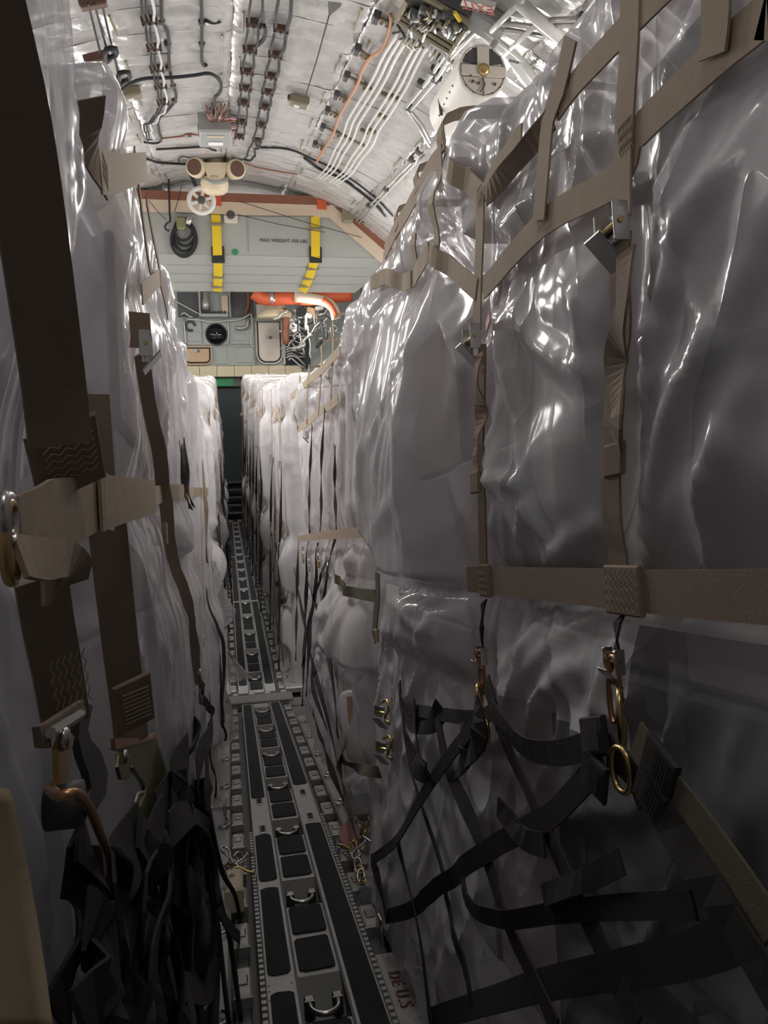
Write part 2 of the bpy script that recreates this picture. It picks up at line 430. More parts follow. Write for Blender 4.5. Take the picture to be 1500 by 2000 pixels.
# --- wing beam (grey housing hanging across the hold)
BY = 12.2
def P3(x, y, Y=BY): return FY(*c3(x, y), Y)
zt = P3(500, 70)[2]; zk = P3(800, 408)[2]; LY = BY + .75
zb = P3(800, 607, LY)[2]
beam = MB()
ca, cb = P3(1075, 95), P3(1365, 345); sl_ = (cb[2]-ca[2])/(cb[0]-ca[0]); xe = cb[0]+(zk+.03-cb[2])/sl_
top = [(-xe, zk+.03), (-ca[0], zt), (ca[0], zt), (xe, zk+.03)]
face = [np.array([x, BY, z]) for x, z in top] + [np.array([xe, BY, zk]), np.array([-xe, BY, zk])]
beam.prism(face, (0, .9, 0))
low = [np.array([-xe, BY-.01, zk]), np.array([xe, BY-.01, zk]), np.array([P3(1190, 610, LY)[0], LY, zb]), np.array([-P3(1190, 610, LY)[0], LY, zb])]
beam.prism(low, (0, .16, .03))
wing = beam.build('wall_wing_beam', 'grey_panel', kind='structure')
b = MB(); b.box((0, (BY+LY)/2+.3, zk+.05), (4.2, .5, .1)); b.build('beam_underside', 'shell', wing)
# riveted seams on the lower face
for t in (.28, .52, .76):
    b = MB(); p = np.array([0, BY+(LY-BY)*t-.012, zk+(zb-zk)*t]); b.box(p, (4.4, .012, .012)); b.build('panel_seam', 'gb', wing)
b = MB(); b.box((.3, BY-.004, (zt+zk)/2), (.01, .012, zt-zk-.1)); b.build('panel_seam', 'gb', wing)
# edge trim in two colours along the top
def trim(off0, off1, mt, nm, y):
    b = MB(); Q = top
    for i in range(len(Q)-1):
        y = y-.004
        a0, a1 = np.array(Q[i]), np.array(Q[i+1]); t = unit(a1-a0); n = np.array([t[1], -t[0]]); n = n if n[1] < 0 else -n
        q = [a0+n*off0, a1+n*off0, a1+n*off1, a0+n*off1]
        b.prism([np.array([u[0], y, u[1]]) for u in q], (0, .06, 0))
    return b.build(nm, mt, wing)
trim(-.03, .10, 'rust', 'rust_edge', BY-.07); trim(.10, .27, 'cream_trim', 'cream_edge', BY-.075)
b = MB()
p = P3(1000, 123); b.box((p[0], BY-.09, p[2]), (.14, .03, .14)); b.build('red_patch', 'red', wing)
p = P3(415, 103); b = MB(); b.box((p[0], BY-.09, p[2]), (.12, .03, .14)); b.build('red_patch', 'red', wing)
text_mesh('MAX WEIGHT-350 LBS', .070, P3(790, 320)+np.array([0, -.012, 0]), (1, 0, 0), (0, 0, 1), 'stencil_lettering', 'text', wing, spacing=1.05)
b = MB(); p = P3(517, 382); b.lathe(p+np.array([0, -.012, 0]), (0, -1, 0), [(0, .045), (.006, .045)], 20); b.build('green_sticker', 'green_sign', wing)
# yellow strap over the face
def yellow_strap(pts_up, pts_low, lab, buck):
    U = [P3(*p)+np.array([0, -.055, 0]) for p in pts_up]
    def lowp(p):
        q = c3(*p); n = np.cross((1, 0, 0), (0, LY-BY, zb-zk)); return hit(*q, n, (0, BY, zk)) + np.array([0, -.04, -.015])
    Lp = [lowp(p) for p in pts_low]
    t = thing('yellow_strap', Lp[-1], lab, 'strap', 'yellow straps on the grey beam')
    MB().ribbon(U, .135, (0, -1, 0), .01, .1).build('upper_webbing', 'yellow', t)
    MB().ribbon([U[-1]] + Lp, .135, (0, -1, 0), .01, .1).build('lower_webbing', 'yellow', t)
    for q in buck:
        P = P3(*q) if q[1] < 408 else lowp(q)
        MB().box(P+np.array([0, -.075 if q[1] < 408 else -.02, 0]), (.20, .03, .04), bev=.008).build('keeper', 'olive_box', t)
yellow_strap([(402, 55), (410, 200), (418, 400)], [(421, 440), (421, 520), (418, 600)], 'yellow strap left of the stencilled words on the grey overhead beam', [(413, 232), (421, 437), (420, 523), (417, 577)])
yellow_strap([(966, 65), (967, 230), (968, 410)], [(950, 470), (926, 540), (895, 602)], 'yellow strap right of the stencilled words, bending at the beam edge', [(967, 257), (949, 476), (927, 531), (908, 573)])
for (x, y) in ((421, 398), (969, 400)):
    p = P3(x, y); MB().box(p+np.array([0, -.03, 0]), (.19, .035, .24), bev=.01).build('black_slot', 'black', wing)
# coil of cable hanging on the beam
p = P3(230, 310)
t = thing('cable_coil', P3(230, 415)+np.array([0, -.1, 0]), 'coil of black cable with yellow plug hanging on the grey beam', 'cable')
for k, (cx, cy, rx, ry) in enumerate(((230, 315, 70, 98), (232, 300, 62, 82), (236, 285, 56, 68), (228, 262, 50, 62), (225, 322, 66, 88))):
    pts = [P3(cx+rx*math.cos(w), cy+ry*math.sin(w))+np.array([0, -.05-.012*k, 0]) for w in np.linspace(0, 2*math.pi, 28, endpoint=False)]
    MB().tube(pts, .02, 6, closed=True).build('cable_turn', 'black', t, True)
MB().box(P3(215, 232)+np.array([0, -.12, 0]), (.13, .09, .18), bev=.02).build('plug', 'olive_steel', t)
MB().lathe(P3(252, 245)+np.array([0, -.2, 0]), (.4, .3, 1), [(0, .04), (.1, .05), (.13, .03)], 12).build('connector', 'steel', t, True)
# hook on a cord, left
t = thing('hanging_hook', P3(150, 275)+np.array([0, -.15, 0]), 'dark hook hanging on a cord beside the black cable coil', 'hook')
MB().tube([P3(148, -15)+np.array([0, -.2, 0]), P3(152, 190)+np.array([0, -.15, 0])], .014, 6).build('cord', 'black', t)
MB().tube([P3(x, y)+np.array([0, -.15, 0]) for x, y in ((155, 190), (155, 225), (135, 235), (125, 255), (132, 270), (150, 276))], .014, 6).build('hook', 'black', t, True)
# small speaker box on the beam
t = thing('small_speaker', P3(492, 215)+np.array([0, -.04, 0]), 'small white square sounder box on the grey overhead beam', 'speaker')
MB().box(P3(492, 180)+np.array([0, -.04, 0]), (.20, .08, .22), bev=.01).build('case', 'hatch', t)
MB().lathe(P3(492, 180)+np.array([0, -.082, 0]), (0, -1, 0), [(0, .065), (.012, .06), (.018, .03)], 16).build('cone', 'dark_box', t)
# white slotted disc (pulley) in front of the beam
c = P3(327, 92, 11.6)
t = thing('pulley_disc', c-np.array([0, 0, .2]), 'white slotted pulley disc hanging beside the cream duct', 'pulley')
rim = MB(); rim.tube([c+.17*np.array([math.cos(w), 0, math.sin(w)]) for w in np.linspace(0, 2*math.pi, 28, endpoint=False)], .035, 8, closed=True); rim.build('rim', 'white_paint', t, True)
for w in (0.3, 1.35, 2.4, 3.45, 4.5, 5.5):
    MB().tube([c, c+.16*np.array([math.cos(w), 0, math.sin(w)])], .024, 6).build('spoke', 'white_paint', t)
MB().lathe(c, (0, -1, 0), [(-.03, .055), (.04, .055), (.06, .03)], 14).build('hub', 'dark_box', t)
MB().tube([c+np.array([-.05, 0, .15]), c+np.array([-.16, 0, .42])], .025, 6).build('hanger', 'cable', t)
# thin rigging wires across the beam
for k, (a, bb) in enumerate((((540, 95), (1230, 300)), ((180, 160), (960, 180)), ((530, 170), (1020, 270)), ((130, 200), (30, 90)), ((175, 155), (215, 10)))):
    q0, q1 = P3(*a, BY-.15), P3(*bb, BY-.15)
    MB().tube([q0, (q0+q1)/2-np.array([0, 0, .02]), q1], .005, 4).build('rigging_wire', 'cable', wing)

# --- forward bulkhead fittings
def P4(x, y, Y=22.04): return FY(*c4(x, y), Y)
def panel(name, x0, y0, x1, y1, mt, d, parent, bev=.02):
    a, bb = P4(x0, y0), P4(x1, y1); c = (a+bb)/2
    return MB().box((c[0], 22.05-d/2, c[2]), (abs(bb[0]-a[0]), d, abs(a[2]-bb[2])), bev=bev).build(name, mt, parent)
for i, q in enumerate(((75, 230, 205, 430), (210, 240, 400, 430), (405, 230, 585, 425), (300, 440, 590, 580), (100, 330, 195, 405), (430, 340, 520, 400), (455, 445, 580, 560), (310, 450, 390, 570))):
    panel('wall_panel', *q, 'grey_green', .05 + .02*(i > 3), wall_front)
panel('dark_recess', 20, 40, 180, 225, 'dark_box', .03, wall_front)
panel('dark_recess', 415, 40, 590, 225, 'dark_box', .03, wall_front)
panel('dark_recess', 590, 40, 1150, 130, 'dark_box', .02, wall_front)
panel('dark_recess', 800, 320, 1000, 600, 'doorway', .02, wall_front)
t = thing('equipment_box', P4(295, 235)+np.array([0, -.2, 0]), 'open grey equipment box high on the forward bulkhead, above the round dome', 'box')
panel('back_plate', 180, 40, 415, 232, 'gb', .05, t)
for q in ((180, 40, 200, 232), (398, 40, 415, 232), (200, 205, 398, 232)):
    panel('box_side', *q, 'grey_green', .30, t)
for k in range(8): panel('vent_slot', 212+k*22, 190, 224+k*22, 203, 'black', .32, t, 0)
panel('tan_unit', 345, 70, 398, 205, 'cream_trim', .22, t)
MB().lathe(P4(235, 180)+np.array([0, -.15, 0]), (0, 0, 1), [(0, .12), (.2, .14), (.3, .09), (.45, .08), (.5, .03)], 14).build('canister', 'pipe', t, True)
c = P4(310, 350)
t = thing('dome_mirror', c-np.array([0, .08, .3]), 'round black mirror dome on the grey forward bulkhead', 'mirror')
MB().lathe(c+np.array([0, -.03, 0]), (0, -1, 0), [(0, .28), (.04, .27), (.10, .22), (.14, .13), (.155, .03)], 28).build('dome', 'glossy', t, True)
MB().tube([c+np.array([.285*math.cos(w), -.05, .285*math.sin(w)]) for w in np.linspace(0, 2*math.pi, 28, endpoint=False)], .02, 6, closed=True).build('rim', 'dark_box', t, True)
def hatch(x0, y0, x1, y1, mt, name, label, cat, rb=.35):
    a, bb = P4(x0, y0), P4(x1, y1); w = bb[0]-a[0]; r = w*rb
    def outline(g, Y):
        pts = [np.array([a[0]+g, Y, a[2]-g])]
        for k in range(9):
            w_ = math.pi + k*math.pi/16; pts.append(np.array([a[0]+r+(r-g)*math.cos(w_), Y, bb[2]+r+(r-g)*math.sin(w_)]))
        for k in range(9):
            w_ = 1.5*math.pi + k*math.pi/16; pts.append(np.array([bb[0]-r+(r-g)*math.cos(w_), Y, bb[2]+r+(r-g)*math.sin(w_)]))
        pts.append(np.array([bb[0]-g, Y, a[2]-g])); return pts
    t = thing(name, ((a+bb)/2-np.array([0, .05, (a[2]-bb[2])/2])), label, cat)
    MB().prism(outline(-.05, 21.96), (0, .06, 0)).build('surround', mt, t)
    MB().prism(outline(-.01, 21.945), (0, .05, 0)).build('seal', 'black', t)
    MB().prism(outline(.03, 21.92), (0, .06, 0)).build('door', mt, t)
    c = (a+bb)/2; MB().box((c[0]-.0, 21.91, c[2]+.12), (.16, .03, .07), bev=.008).build('latch', 'steel_dull', t)
    MB().box((c[0]+.03, 21.89, c[2]+.12), (.06, .03, .05)).build('latch_tab', 'dark_box', t)
    return t
hatch(605, 258, 785, 555, 'hatch', 'cream_hatch', 'tall cream hatch with rounded lower corners on the forward bulkhead', 'hatch')
hatch(75, 450, 268, 560, 'tan_panel', 'tan_locker', 'small tan locker door low on the left of the bulkhead', 'locker', .2)
panel('hatch_head', 600, 130, 700, 225, 'hatch', .10, wall_front)
panel('hatch_head', 590, 230, 800, 262, 'gb', .12, wall_front)
panel('hatch_jamb', 585, 140, 604, 575, 'gb', .14, wall_front); panel('hatch_jamb', 788, 240, 815, 575, 'hatch', .14, wall_front)
# cream ledge
t = thing('cream_ledge', P4(250, 660)+np.array([0, -.2, 0]), 'long cream ledge across the bulkhead above the dark doorway', 'ledge')
a, bb = P4(60, 590), P4(930, 660)
for k in range(7):
    x0 = a[0]+(bb[0]-a[0])*k/7; x1 = a[0]+(bb[0]-a[0])*(k+1)/7
    MB().box(((x0+x1)/2, 21.85, (a[2]+bb[2])/2), (x1-x0-.012, .34, a[2]-bb[2]), bev=.012).build('ledge_block', 'cream', t)
# conduits on the bulkhead
def wallpipe(pts, r, mt, Y=21.9): MB().tube(resample([P4(x, y, Y) for x, y in pts], .12), r, 6).build('wall_pipe', mt, wall_front, True)
wallpipe([(100, 240), (200, 245), (280, 262), (380, 250), (480, 240), (560, 200)], .022, 'white_tube')
wallpipe([(50, 210), (75, 190), (110, 215), (140, 225)], .03, 'pipe')
wallpipe([(70, 230), (78, 320), (85, 430)], .025, 'pipe')
wallpipe([(540, 235), (535, 290), (490, 305), (450, 300)], .055, 'pipe')
wallpipe([(20, 110), (120, 165), (200, 210)], .018, 'white_tube')
wallpipe([(395, 260), (400, 330), (392, 420)], .02, 'white_tube')
wallpipe([(540, 40), (545, 120), (520, 200)], .05, 'rust')
wallpipe([(565, 200), (575, 300), (560, 400), (580, 450)], .018, 'white_tube')
c = P4(120, 290); MB().tube([c+np.array([.12*math.cos(w), -.08, .12*math.sin(w)]) for w in np.linspace(0, 5.2, 18)], .035, 6).build('wall_pipe', 'dark_box', wall_front, True)
# red ducts and the tangle of pipes high on the right
t = thing('red_duct', P4(850, 110, 20), 'thick red-orange duct under the grey beam, right of the cream hatch', 'duct')
MB().tube(resample([P4(x, y, 20) for x, y in ((585, 45), (640, 85), (720, 92), (860, 85), (1000, 90), (1150, 75), (1300, 60))], .12), .16, 12).build('main_duct', 'red', t, True)
MB().tube(resample([P4(x, y, 19.8) for x, y in ((880, 75), (990, 85), (1110, 110), (1170, 160), (1190, 240))], .12), .13, 12).build('branch_duct', 'cream_trim', t, True)
MB().tube(resample([P4(x, y, 19.7) for x, y in ((1090, 90), (1150, 140), (1190, 220))], .12), .07, 10).build('elbow', 'red', t, True)
c = P4(715, 88, 20); MB().lathe(c+np.array([-.06, 0, 0]), (1, .05, 0), [(0, .17), (.12, .17)], 16).build('clamp', 'steel', t, True)
c = P4(745, 170, 20.6)
t = thing('cream_funnel', c-np.array([0, 0, .2]), 'yellow-cream funnel above the tall cream hatch', 'funnel')
MB().lathe(c+np.array([0, 0, -.22]), (0, 0, 1), [(0, .50), (.05, .50), (.22, .30), (.40, .16), (.5, .14)], 20).build('cone', 'cream', t, True)
MB().lathe(c+np.array([0, 0, .27]), (0, 0, 1), [(0, .13), (.3, .13)], 16).build('neck', 'red', t, True)
t = thing('pipe_cluster', P4(1000, 590, 20.6), 'tangle of grey pipes and cables on the right of the forward bulkhead', 'pipes')
rr = random.Random(7)
for k in range(34):
    x, y = rr.uniform(820, 1180), rr.uniform(120, 380); L = rr.uniform(60, 190); dr = rr.choice([(-.75, .66), (.7, .7), (-.8, .5), (.15, 1)])
    pts = [(x, y), (x+dr[0]*L*.5, y+dr[1]*L*.5), (x+dr[0]*L*.5+rr.uniform(-25, 25), y+dr[1]*L*.8), (x+dr[0]*L+rr.uniform(-30, 30), y+dr[1]*L)]
    Y = rr.uniform(19.6, 21.2); MB().tube(resample([P4(a, bb, Y) for a, bb in pts], .2), rr.choice([.018, .025, .04]), 6).build('pipe', rr.choice(['pipe', 'white_tube', 'pipe', 'cable', 'steel_dull']), t, True)
for k in range(12):
    y = 330 + k*19; Y = 21.6; x0 = rr.uniform(805, 840)
    MB().tube(resample([P4(a, bb, Y) for a, bb in ((x0, y), (860, y-15), (910, y+rr.uniform(-10, 40)), (960, y+rr.uniform(10, 60)))], .15), .022, 6).build('cable', rr.choice(['white_tube', 'pipe', 'cable']), t, True)
for k in range(12):
    x, y = rr.uniform(860, 1150), rr.uniform(150, 330); Y = rr.uniform(20.2, 21.4); p = P4(x, y, Y)
    MB().box(p, (rr.uniform(.15, .4), .2, rr.uniform(.12, .35)), Matrix.Rotation(rr.uniform(-.7, .7), 3, 'Y'), bev=.02).build('valve_box', rr.choice(['gb', 'dark_box', 'pipe', 'tan_panel']), t)
MB().lathe(P4(930, 185, 19.6), (0, -1, 0), [(0, .13), (.1, .13)], 16).build('black_port', 'black', t)
MB().tube(resample([P4(x, y, 20.4) for x, y in ((800, 160), (820, 260), (812, 340), (825, 420))], .2), .09, 8).build('flexible_hose', 'rust', t, True)
# doorway with green exit light between the cargo
a, bb = P4(245, 665), P4(420, 960)
door = MB(); door.box(((a[0]+bb[0])/2+.0, 22.02, 1.95), (1.25, .06, 4.1)); dr = door.build('door_1', 'doorway', kind='structure')
t = thing('exit_sign', P4(345, 730, 21.9), 'dim green lit sign over the dark doorway at the end of the aisle', 'sign')
MB().box(P4(345, 690, 21.9), (1.05, .06, .34), bev=.02).build('housing', 'dark_box', t)
MB().box(P4(350, 700, 21.86), (.62, .03, .22), bev=.01).build('lit_face', 'green_sign', t)
for k in range(5):
    MB().box((-.15, 21.9-.28*k*.5, 1.0-.2*k), (1.2, .22, .05), bev=.01).build('step', 'rail_dark', dr)

# ================================================================== WALKWAY RAILS
def ybox(b, fr, x0, x1, y0, y1, h0, h1, bev=.004):
    """box between along-positions y0,y1 (world y at the surface) in the frame of ramp or floor"""
    if fr is RAMP: o = RP((x0+x1)/2, (y0+y1)/2, (h0+h1)/2); L = (y1-y0)/math.cos(RA)
    else: o = np.array([(x0+x1)/2, (y0+y1)/2, (h0+h1)/2]); L = y1-y0
    b.box(o, (x1-x0, L, h1-h0), fr.B, bev)
def pt(fr, x, y, h): return RP(x, y, h) if fr is RAMP else np.array([x, y, h])
def rounded_pad(fr, x0, x1, y0, y1, r=.018, h=.004, seed=0, wob=.0):
    rg = random.Random(seed); pts = []
    for (cx, cy, a) in ((x1-r, y0+r, -90), (x1-r, y1-r, 0), (x0+r, y1-r, 90), (x0+r, y0+r, 180)):
        for k in range(4):
            w = math.radians(a + 30*k); pts.append(pt(fr, cx+r*math.cos(w)+rg.uniform(-wob, wob), cy+r*math.sin(w)+rg.uniform(-wob, wob), .0))
    return MB().prism(pts, fr.B[:, 2]*h)
def walkway(fr, xl, xr, ya, yb, first, period, label, strips_l, strips_r, name):
    w = xr-xl; c0, c1_ = xl+w*.285, xl+w*.70
    t = thing(name, pt(fr, (xl+xr)/2, (ya+yb)/2, -.09), label, 'walkway')
    recs = []; k = math.floor((ya-first)/period)
    while first+k*period < yb:
        recs.append(first+k*period); k += 1
    b = MB(); ybox(b, fr, xl, c0, ya, yb, -.085, 0); b.build('side_plate', 'rail', t)
    b = MB(); ybox(b, fr, c1_, xr, ya, yb, -.085, 0); b.build('side_plate', 'rail', t)
    for e in (c0, c1_):
        b = MB(); ybox(b, fr, e-.004, e+.004, ya, yb, -.02, .006, 0); b.build('edge_bead', 'rail_dark', t)
    rl = period*.335
    for y in recs:
        y0, y1 = max(ya, y+rl), min(yb, y+period)
        if y1 > y0:
            b = MB(); ybox(b, fr, c0, c1_, y0, y1, -.085, -.002); b.build('centre_plate', 'rail', t)
            n = 2; pl = (period-rl)/n
            for j in range(n):
                q0, q1 = y+rl+j*pl+.022, y+rl+(j+1)*pl-.012
                if q0 > ya and q1 < yb: rounded_pad(fr, c0+.012, c1_-.012, q0, q1, seed=int(y*100)+j, wob=.0025).build('antislip_pad', 'pad', t)
        if y >= ya and y+rl <= yb:                         # recessed pan with a tie-down ring
            b = MB(); ybox(b, fr, c0, c1_, y, y+rl, -.085, -.07, 0)
            b.add([pt(fr, c0, y+rl, -.004), pt(fr, c1_, y+rl, -.004), pt(fr, c1_, y+rl*.45, -.068), pt(fr, c0, y+rl*.45, -.068)], [(0, 1, 2, 3)])
            pan = b.build('tie_down_pan', 'pit', t)
            b = MB(); ybox(b, fr, c0+.003, c1_-.003, y+.004, y+rl*.40, -.069, -.064, 0); b.build('pan_floor', 'black', pan)
            cx = (c0+c1_)/2; yr = y+rl*.47; R_ = (c1_-c0)*.30
            ring = [pt(fr, cx-R_, yr+.01, -.02)] + [pt(fr, cx+R_*math.cos(math.pi+q), yr-.03+R_*1.05*math.sin(math.pi+q), -.008) for q in np.linspace(0, math.pi, 11)] + [pt(fr, cx+R_, yr+.01, -.02)]
            MB().tube(ring, .0085, 7).build('tie_down_ring', 'steel', pan, True)
            for sx in (-1, 1):
                b = MB(); ybox(b, fr, cx+sx*R_-.016, cx+sx*R_+.016, yr-.002, yr+.026, -.06, -.004); b.build('ring_lug', 'steel_dull', pan)
    for lst, x0, x1 in ((strips_l, xl+.010, c0-.014), (strips_r, c1_+.014, xr-.010)):
        for j, (y0, y1) in enumerate(lst):
            rounded_pad(fr, x0, x1, max(y0, ya), min(y1, yb), r=.025, seed=j, wob=.002).build('antislip_strip', 'pad', t)
    return t, c0, c1_
rail_ramp, rc0, rc1 = walkway(RAMP, -.15, .195, .9, 6.86, 2.03, .735, 'long grey metal walkway with black anti-slip pads on the sloping ramp',
    [(1.0, 2.2), (2.30, 2.95), (3.02, 3.55), (4.12, 6.82)], [(1.0, 3.62), (4.28, 6.82)], 'walkway_rail')
rail_floor, _, _ = walkway(FLOOR, -.175, .185, 7.28, 21.6, 7.62, .86, 'narrow far walkway with ladder-like pads beyond the ramp hinge',
    [(7.5, 11.2), (11.3, 15.2), (15.3, 21)], [(7.5, 11.2), (11.3, 15.2), (15.3, 21)], 'walkway_rail')
# square lock slots in the plain stretch of the ramp rail
for (x, y) in ((-.10, 3.62), (-.10, 4.05), (.145, 3.72), (.145, 4.12)):
    b = MB(); ybox(b, RAMP, x-.016, x+.016, y-.05, y+.05, -.002, .006); s = b.build('lock_slot', 'steel_dull', rail_ramp)
    for d in (-.022, .022):
        b = MB(); ybox(b, RAMP, x-.010, x+.010, y+d-.015, y+d+.015, .002, .009, 0); b.build('slot_hole', 'black', s)
# toothed rails on both edges
for nm, x0, x1, ya, yb in (('toothed_edge', .195, .210, 1.2, 3.75), ('toothed_edge', -.166, -.151, 1.2, 3.6)):
    b = MB(); ybox(b, RAMP, x0, x1, ya, yb, -.085, -.012, 0)
    y = ya
    while y < yb-.02:
        ybox(b, RAMP, x0, x1, y, y+.018, -.012, .004, 0); y += .034
    b.build(nm, 'rail', rail_ramp, kind='stuff')
b = MB(); ybox(b, RAMP, .20, .212, 1.0, 6.85, -.09, -.02, 0); b.build('side_web', 'rail_dark', rail_ramp)
# rivets on the plain left plate
b = MB(); rg = random.Random(2)
for k in range(26):
    y = 1.5 + .75*rg.random(); x = rg.choice((-.140, -.068)); b.lathe(pt(RAMP, x, y, 0), RAMP.B[:, 2], [(0, .004), (.002, .003)], 6)
b.build('rivets', 'steel_dull', rail_ramp, kind='stuff')
# hinge plate across the break
t = thing('hinge_plate', pt(FLOOR, .02, 7.1, -.05), 'grey metal hinge plate across the walkway at the ramp foot', 'plate')
b = MB(); b.box((.03, 7.10, -.005), (.60, .20, .03), bev=.008); b.build('plate', 'floor', t)
b = MB(); b.tube([(-.27, 7.21, .0), (.33, 7.21, .0)], .018, 8); b.build('hinge_pin', 'rail_dark', t)
for sx in (-.2, -.05, .1, .25): MB().box((sx, 7.21, .0), (.06, .05, .045), bev=.008).build('knuckle', 'steel_dull', t)
# side guides with pallet locks
for fr, ya, yb, pre in ((RAMP, .9, 6.9, 'sloping ramp'), (FLOOR, 7.3, 20.5, 'level floor')):
    for sx, side in ((-1, 'left'), (1, 'right')):
        x0, x1 = (.225, .275) if sx > 0 else (-.245, -.195)
        t = thing('guide_rail', pt(fr, (x0+x1)/2, (ya+yb)/2, -.09), f'low slotted guide rail with pallet locks along the {side} edge of the {pre} walkway', 'rail')
        b = MB(); ybox(b, fr, x0, x1, ya, yb, -.095, -.05); b.build('channel', 'rail_dark', t)
        y = ya+.1; k = 0
        while y < yb-.3:
            if fr is RAMP and sx > 0 and 1.75 < y < 2.45: y += .31; continue
            b = MB(); ybox(b, fr, x0-.006, x1+.006, y, y+.17, -.06, -.012, .008); lk = b.build('pallet_lock', 'rail', t)
            b = MB(); ybox(b, fr, x0+.008, x1-.008, y+.06, y+.11, -.014, -.004, .004); b.build('lock_pawl', 'steel_dull', lk)
            y += .31; k += 1
            if y > 13: break
# lettering on the pallet edge close to the camera
_p = FR(757, 1935, -.008)
b = MB(); ybox(b, RAMP, .214, .292, _p[1]-.24, _p[1]+.22, -.06, -.009, .004); b.build('lettered_plate', 'rail', rail_ramp)
text_mesh('DE U.S', .058, np.array([.252, _p[1], 0])+np.array([0, 0, (HY-_p[1])*RT])+RAMP.B[:, 2]*-.006, (0, -math.cos(RA), math.sin(RA)), (1, 0, 0), 'painted_lettering', 'rust', rail_ramp, spacing=1.2)

# ================================================================== CARGO LOADS
def seg_dist(p, a, b):
    ab = b-a; t = np.clip(((p-a)@ab)/max(1e-9, ab@ab), 0, 1); return np.linalg.norm(p-(a+t[:, None]*ab), axis=1)
def smooth01(t): t = np.clip(t, 0, 1); return t*t*(3-2*t)
SURF = []
def cover(parent, fr, side, X, s0, s1, h0, h1, W, step, straps, seed, material, amp=1., extra=None, rad=.10, shear=.2, wstep=.05, pin=.16, pillow=.05, thin=None, folds=()):
    xs0, xs1 = (X, X+W) if side > 0 else (X-W, X)
    ns, nh, nw = max(4, int((s1-s0)/step)), max(4, int((h1-h0)/step)), max(4, int(W/wstep))
    S, H, XX = np.linspace(s0, s1, ns+1), np.linspace(h0, h1, nh+1), np.linspace(0, W, nw+1)
    allP = []; allF = []; off = 0
    def face(A, B, fn, flip):
        nonlocal off
        a, b = np.meshgrid(A, B, indexing='ij'); P = fn(a.ravel(), b.ravel()); na, nb_ = len(A), len(B)
        i, j = np.meshgrid(np.arange(na-1), np.arange(nb_-1), indexing='ij'); k = (i*nb_+j).ravel()+off
        q = np.stack([k, k+1, k+nb_+1, k+nb_], 1); allF.append(q[:, ::-1] if flip else q); allP.append(P); off += len(P)
    xi = lambda w: X+side*w
    one = np.ones_like
    face(S, H, lambda a, b: np.stack([one(a)*X, a, b], 1), side < 0)
    face(XX, H, lambda a, b: np.stack([xi(a), one(a)*s0, b], 1), side > 0)
    face(XX, H, lambda a, b: np.stack([xi(a), one(a)*s1, b], 1), side < 0)
    face(S, XX, lambda a, b: np.stack([xi(b), a, one(a)*h1], 1), side < 0)
    P = np.vstack(allP); F = np.vstack(allF)
    key = np.round(P*1e4).astype(np.int64); _, idx, inv = np.unique(key, axis=0, return_index=True, return_inverse=True)
    P = P[idx]; F = inv.ravel()[F]
    lo = np.array([xs0, s0, h0-10]); hi = np.array([xs1, s1, h1]); r = rad
    inner = np.clip(P, lo+r, hi-r); d = P-inner; n = d/np.maximum(1e-9, np.linalg.norm(d, axis=1))[:, None]; Q = inner+n*r
    sg = seed*3.17
    sh = Q[:, 1]+shear*Q[:, 2]; xh = Q[:, 0]+shear*Q[:, 2]*.6
    dist = np.full(len(P), 9.)
    for pl in straps:
        L2 = fr.l(np.array(pl))[:, 1:]
        for k in range(len(L2)-1): dist = np.minimum(dist, seg_dist(Q[:, 1:], L2[k], L2[k+1]))
    pin_ = smooth01(dist/pin); wn = np.abs(n[:, 0])
    pin_ = 1-(1-pin_)*wn
    f1 = ridge(NOI[0], np.stack([xh*2.4+sg, sh*2.4+sg, Q[:, 2]*.42+sg], 1))**7
    f2 = ridge(NOI[1], np.stack([xh*3.4+sg, (sh-2.6*shear*Q[:, 2])*3.4, Q[:, 2]*.8+sg], 1))**8
    f3 = ridge(NOI[2], np.stack([Q[:, 0]*9+sg, (Q[:, 1]+.5*Q[:, 2])*9, Q[:, 2]*6+sg], 1))**3
    f4 = NOI[5](np.stack([xh*6+sg, sh*6, Q[:, 2]*.9], 1))-.5
    big = NOI[3](Q*1.3+sg)-.5
    patch = smooth01((NOI[4](Q*2.1+sg*1.3)-.45)/.25)
    disp = amp*(.026*f1+.018*f2+.022*f3*patch+.022*f4+.04*big)*(.22+.78*pin_)
    disp = disp+pillow*pin_*wn-.012
    if extra is not None: disp = disp+extra(Q, n)
    for pl, am, wd in folds:                               # single sharp pulled folds
        L2 = fr.l(np.array(resample(pl, .08)))[:, 1:]; dd = np.full(len(P), 9.); ta = np.zeros(len(P)); nL = len(L2)-1
        for k in range(nL):
            d_ = seg_dist(Q[:, 1:], L2[k], L2[k+1]); mk = d_ < dd; dd = np.where(mk, d_, dd); ta = np.where(mk, (k+.5)/nL, ta)
        disp = disp+am*smooth01(1-dd/(wd*1.5))**1.3*np.sin(np.pi*np.clip(ta, .06, .94))**.6*wn
    Q = Q+n*disp[:, None]
    G = (Q[inv.ravel()[:(ns+1)*(nh+1)], 0]*side).reshape(ns+1, nh+1)        # aisle face, outermost = smallest
    m = max(1, int(.02/step)); Gp = np.pad(G, m, mode='edge'); G2 = G.copy()
    for i in range(2*m+1):
        for j in range(2*m+1): G2 = np.minimum(G2, Gp[i:i+ns+1, j:j+nh+1])
    SURF.append((fr, side, s0, s1, h0, h1, G2))
    o = link_mesh('plastic_cover', fr.w(Q), [tuple(q) for q in F.tolist()], material, parent, True)
    if thin is not None:                                   # lower sheet of clearer film, put in to darken the shaded corner
        o.data.materials.append(M['film_shade']); c = Q[F].mean(1); o.data.polygons.foreach_set('material_index', thin(c).astype(np.int32))
    return o
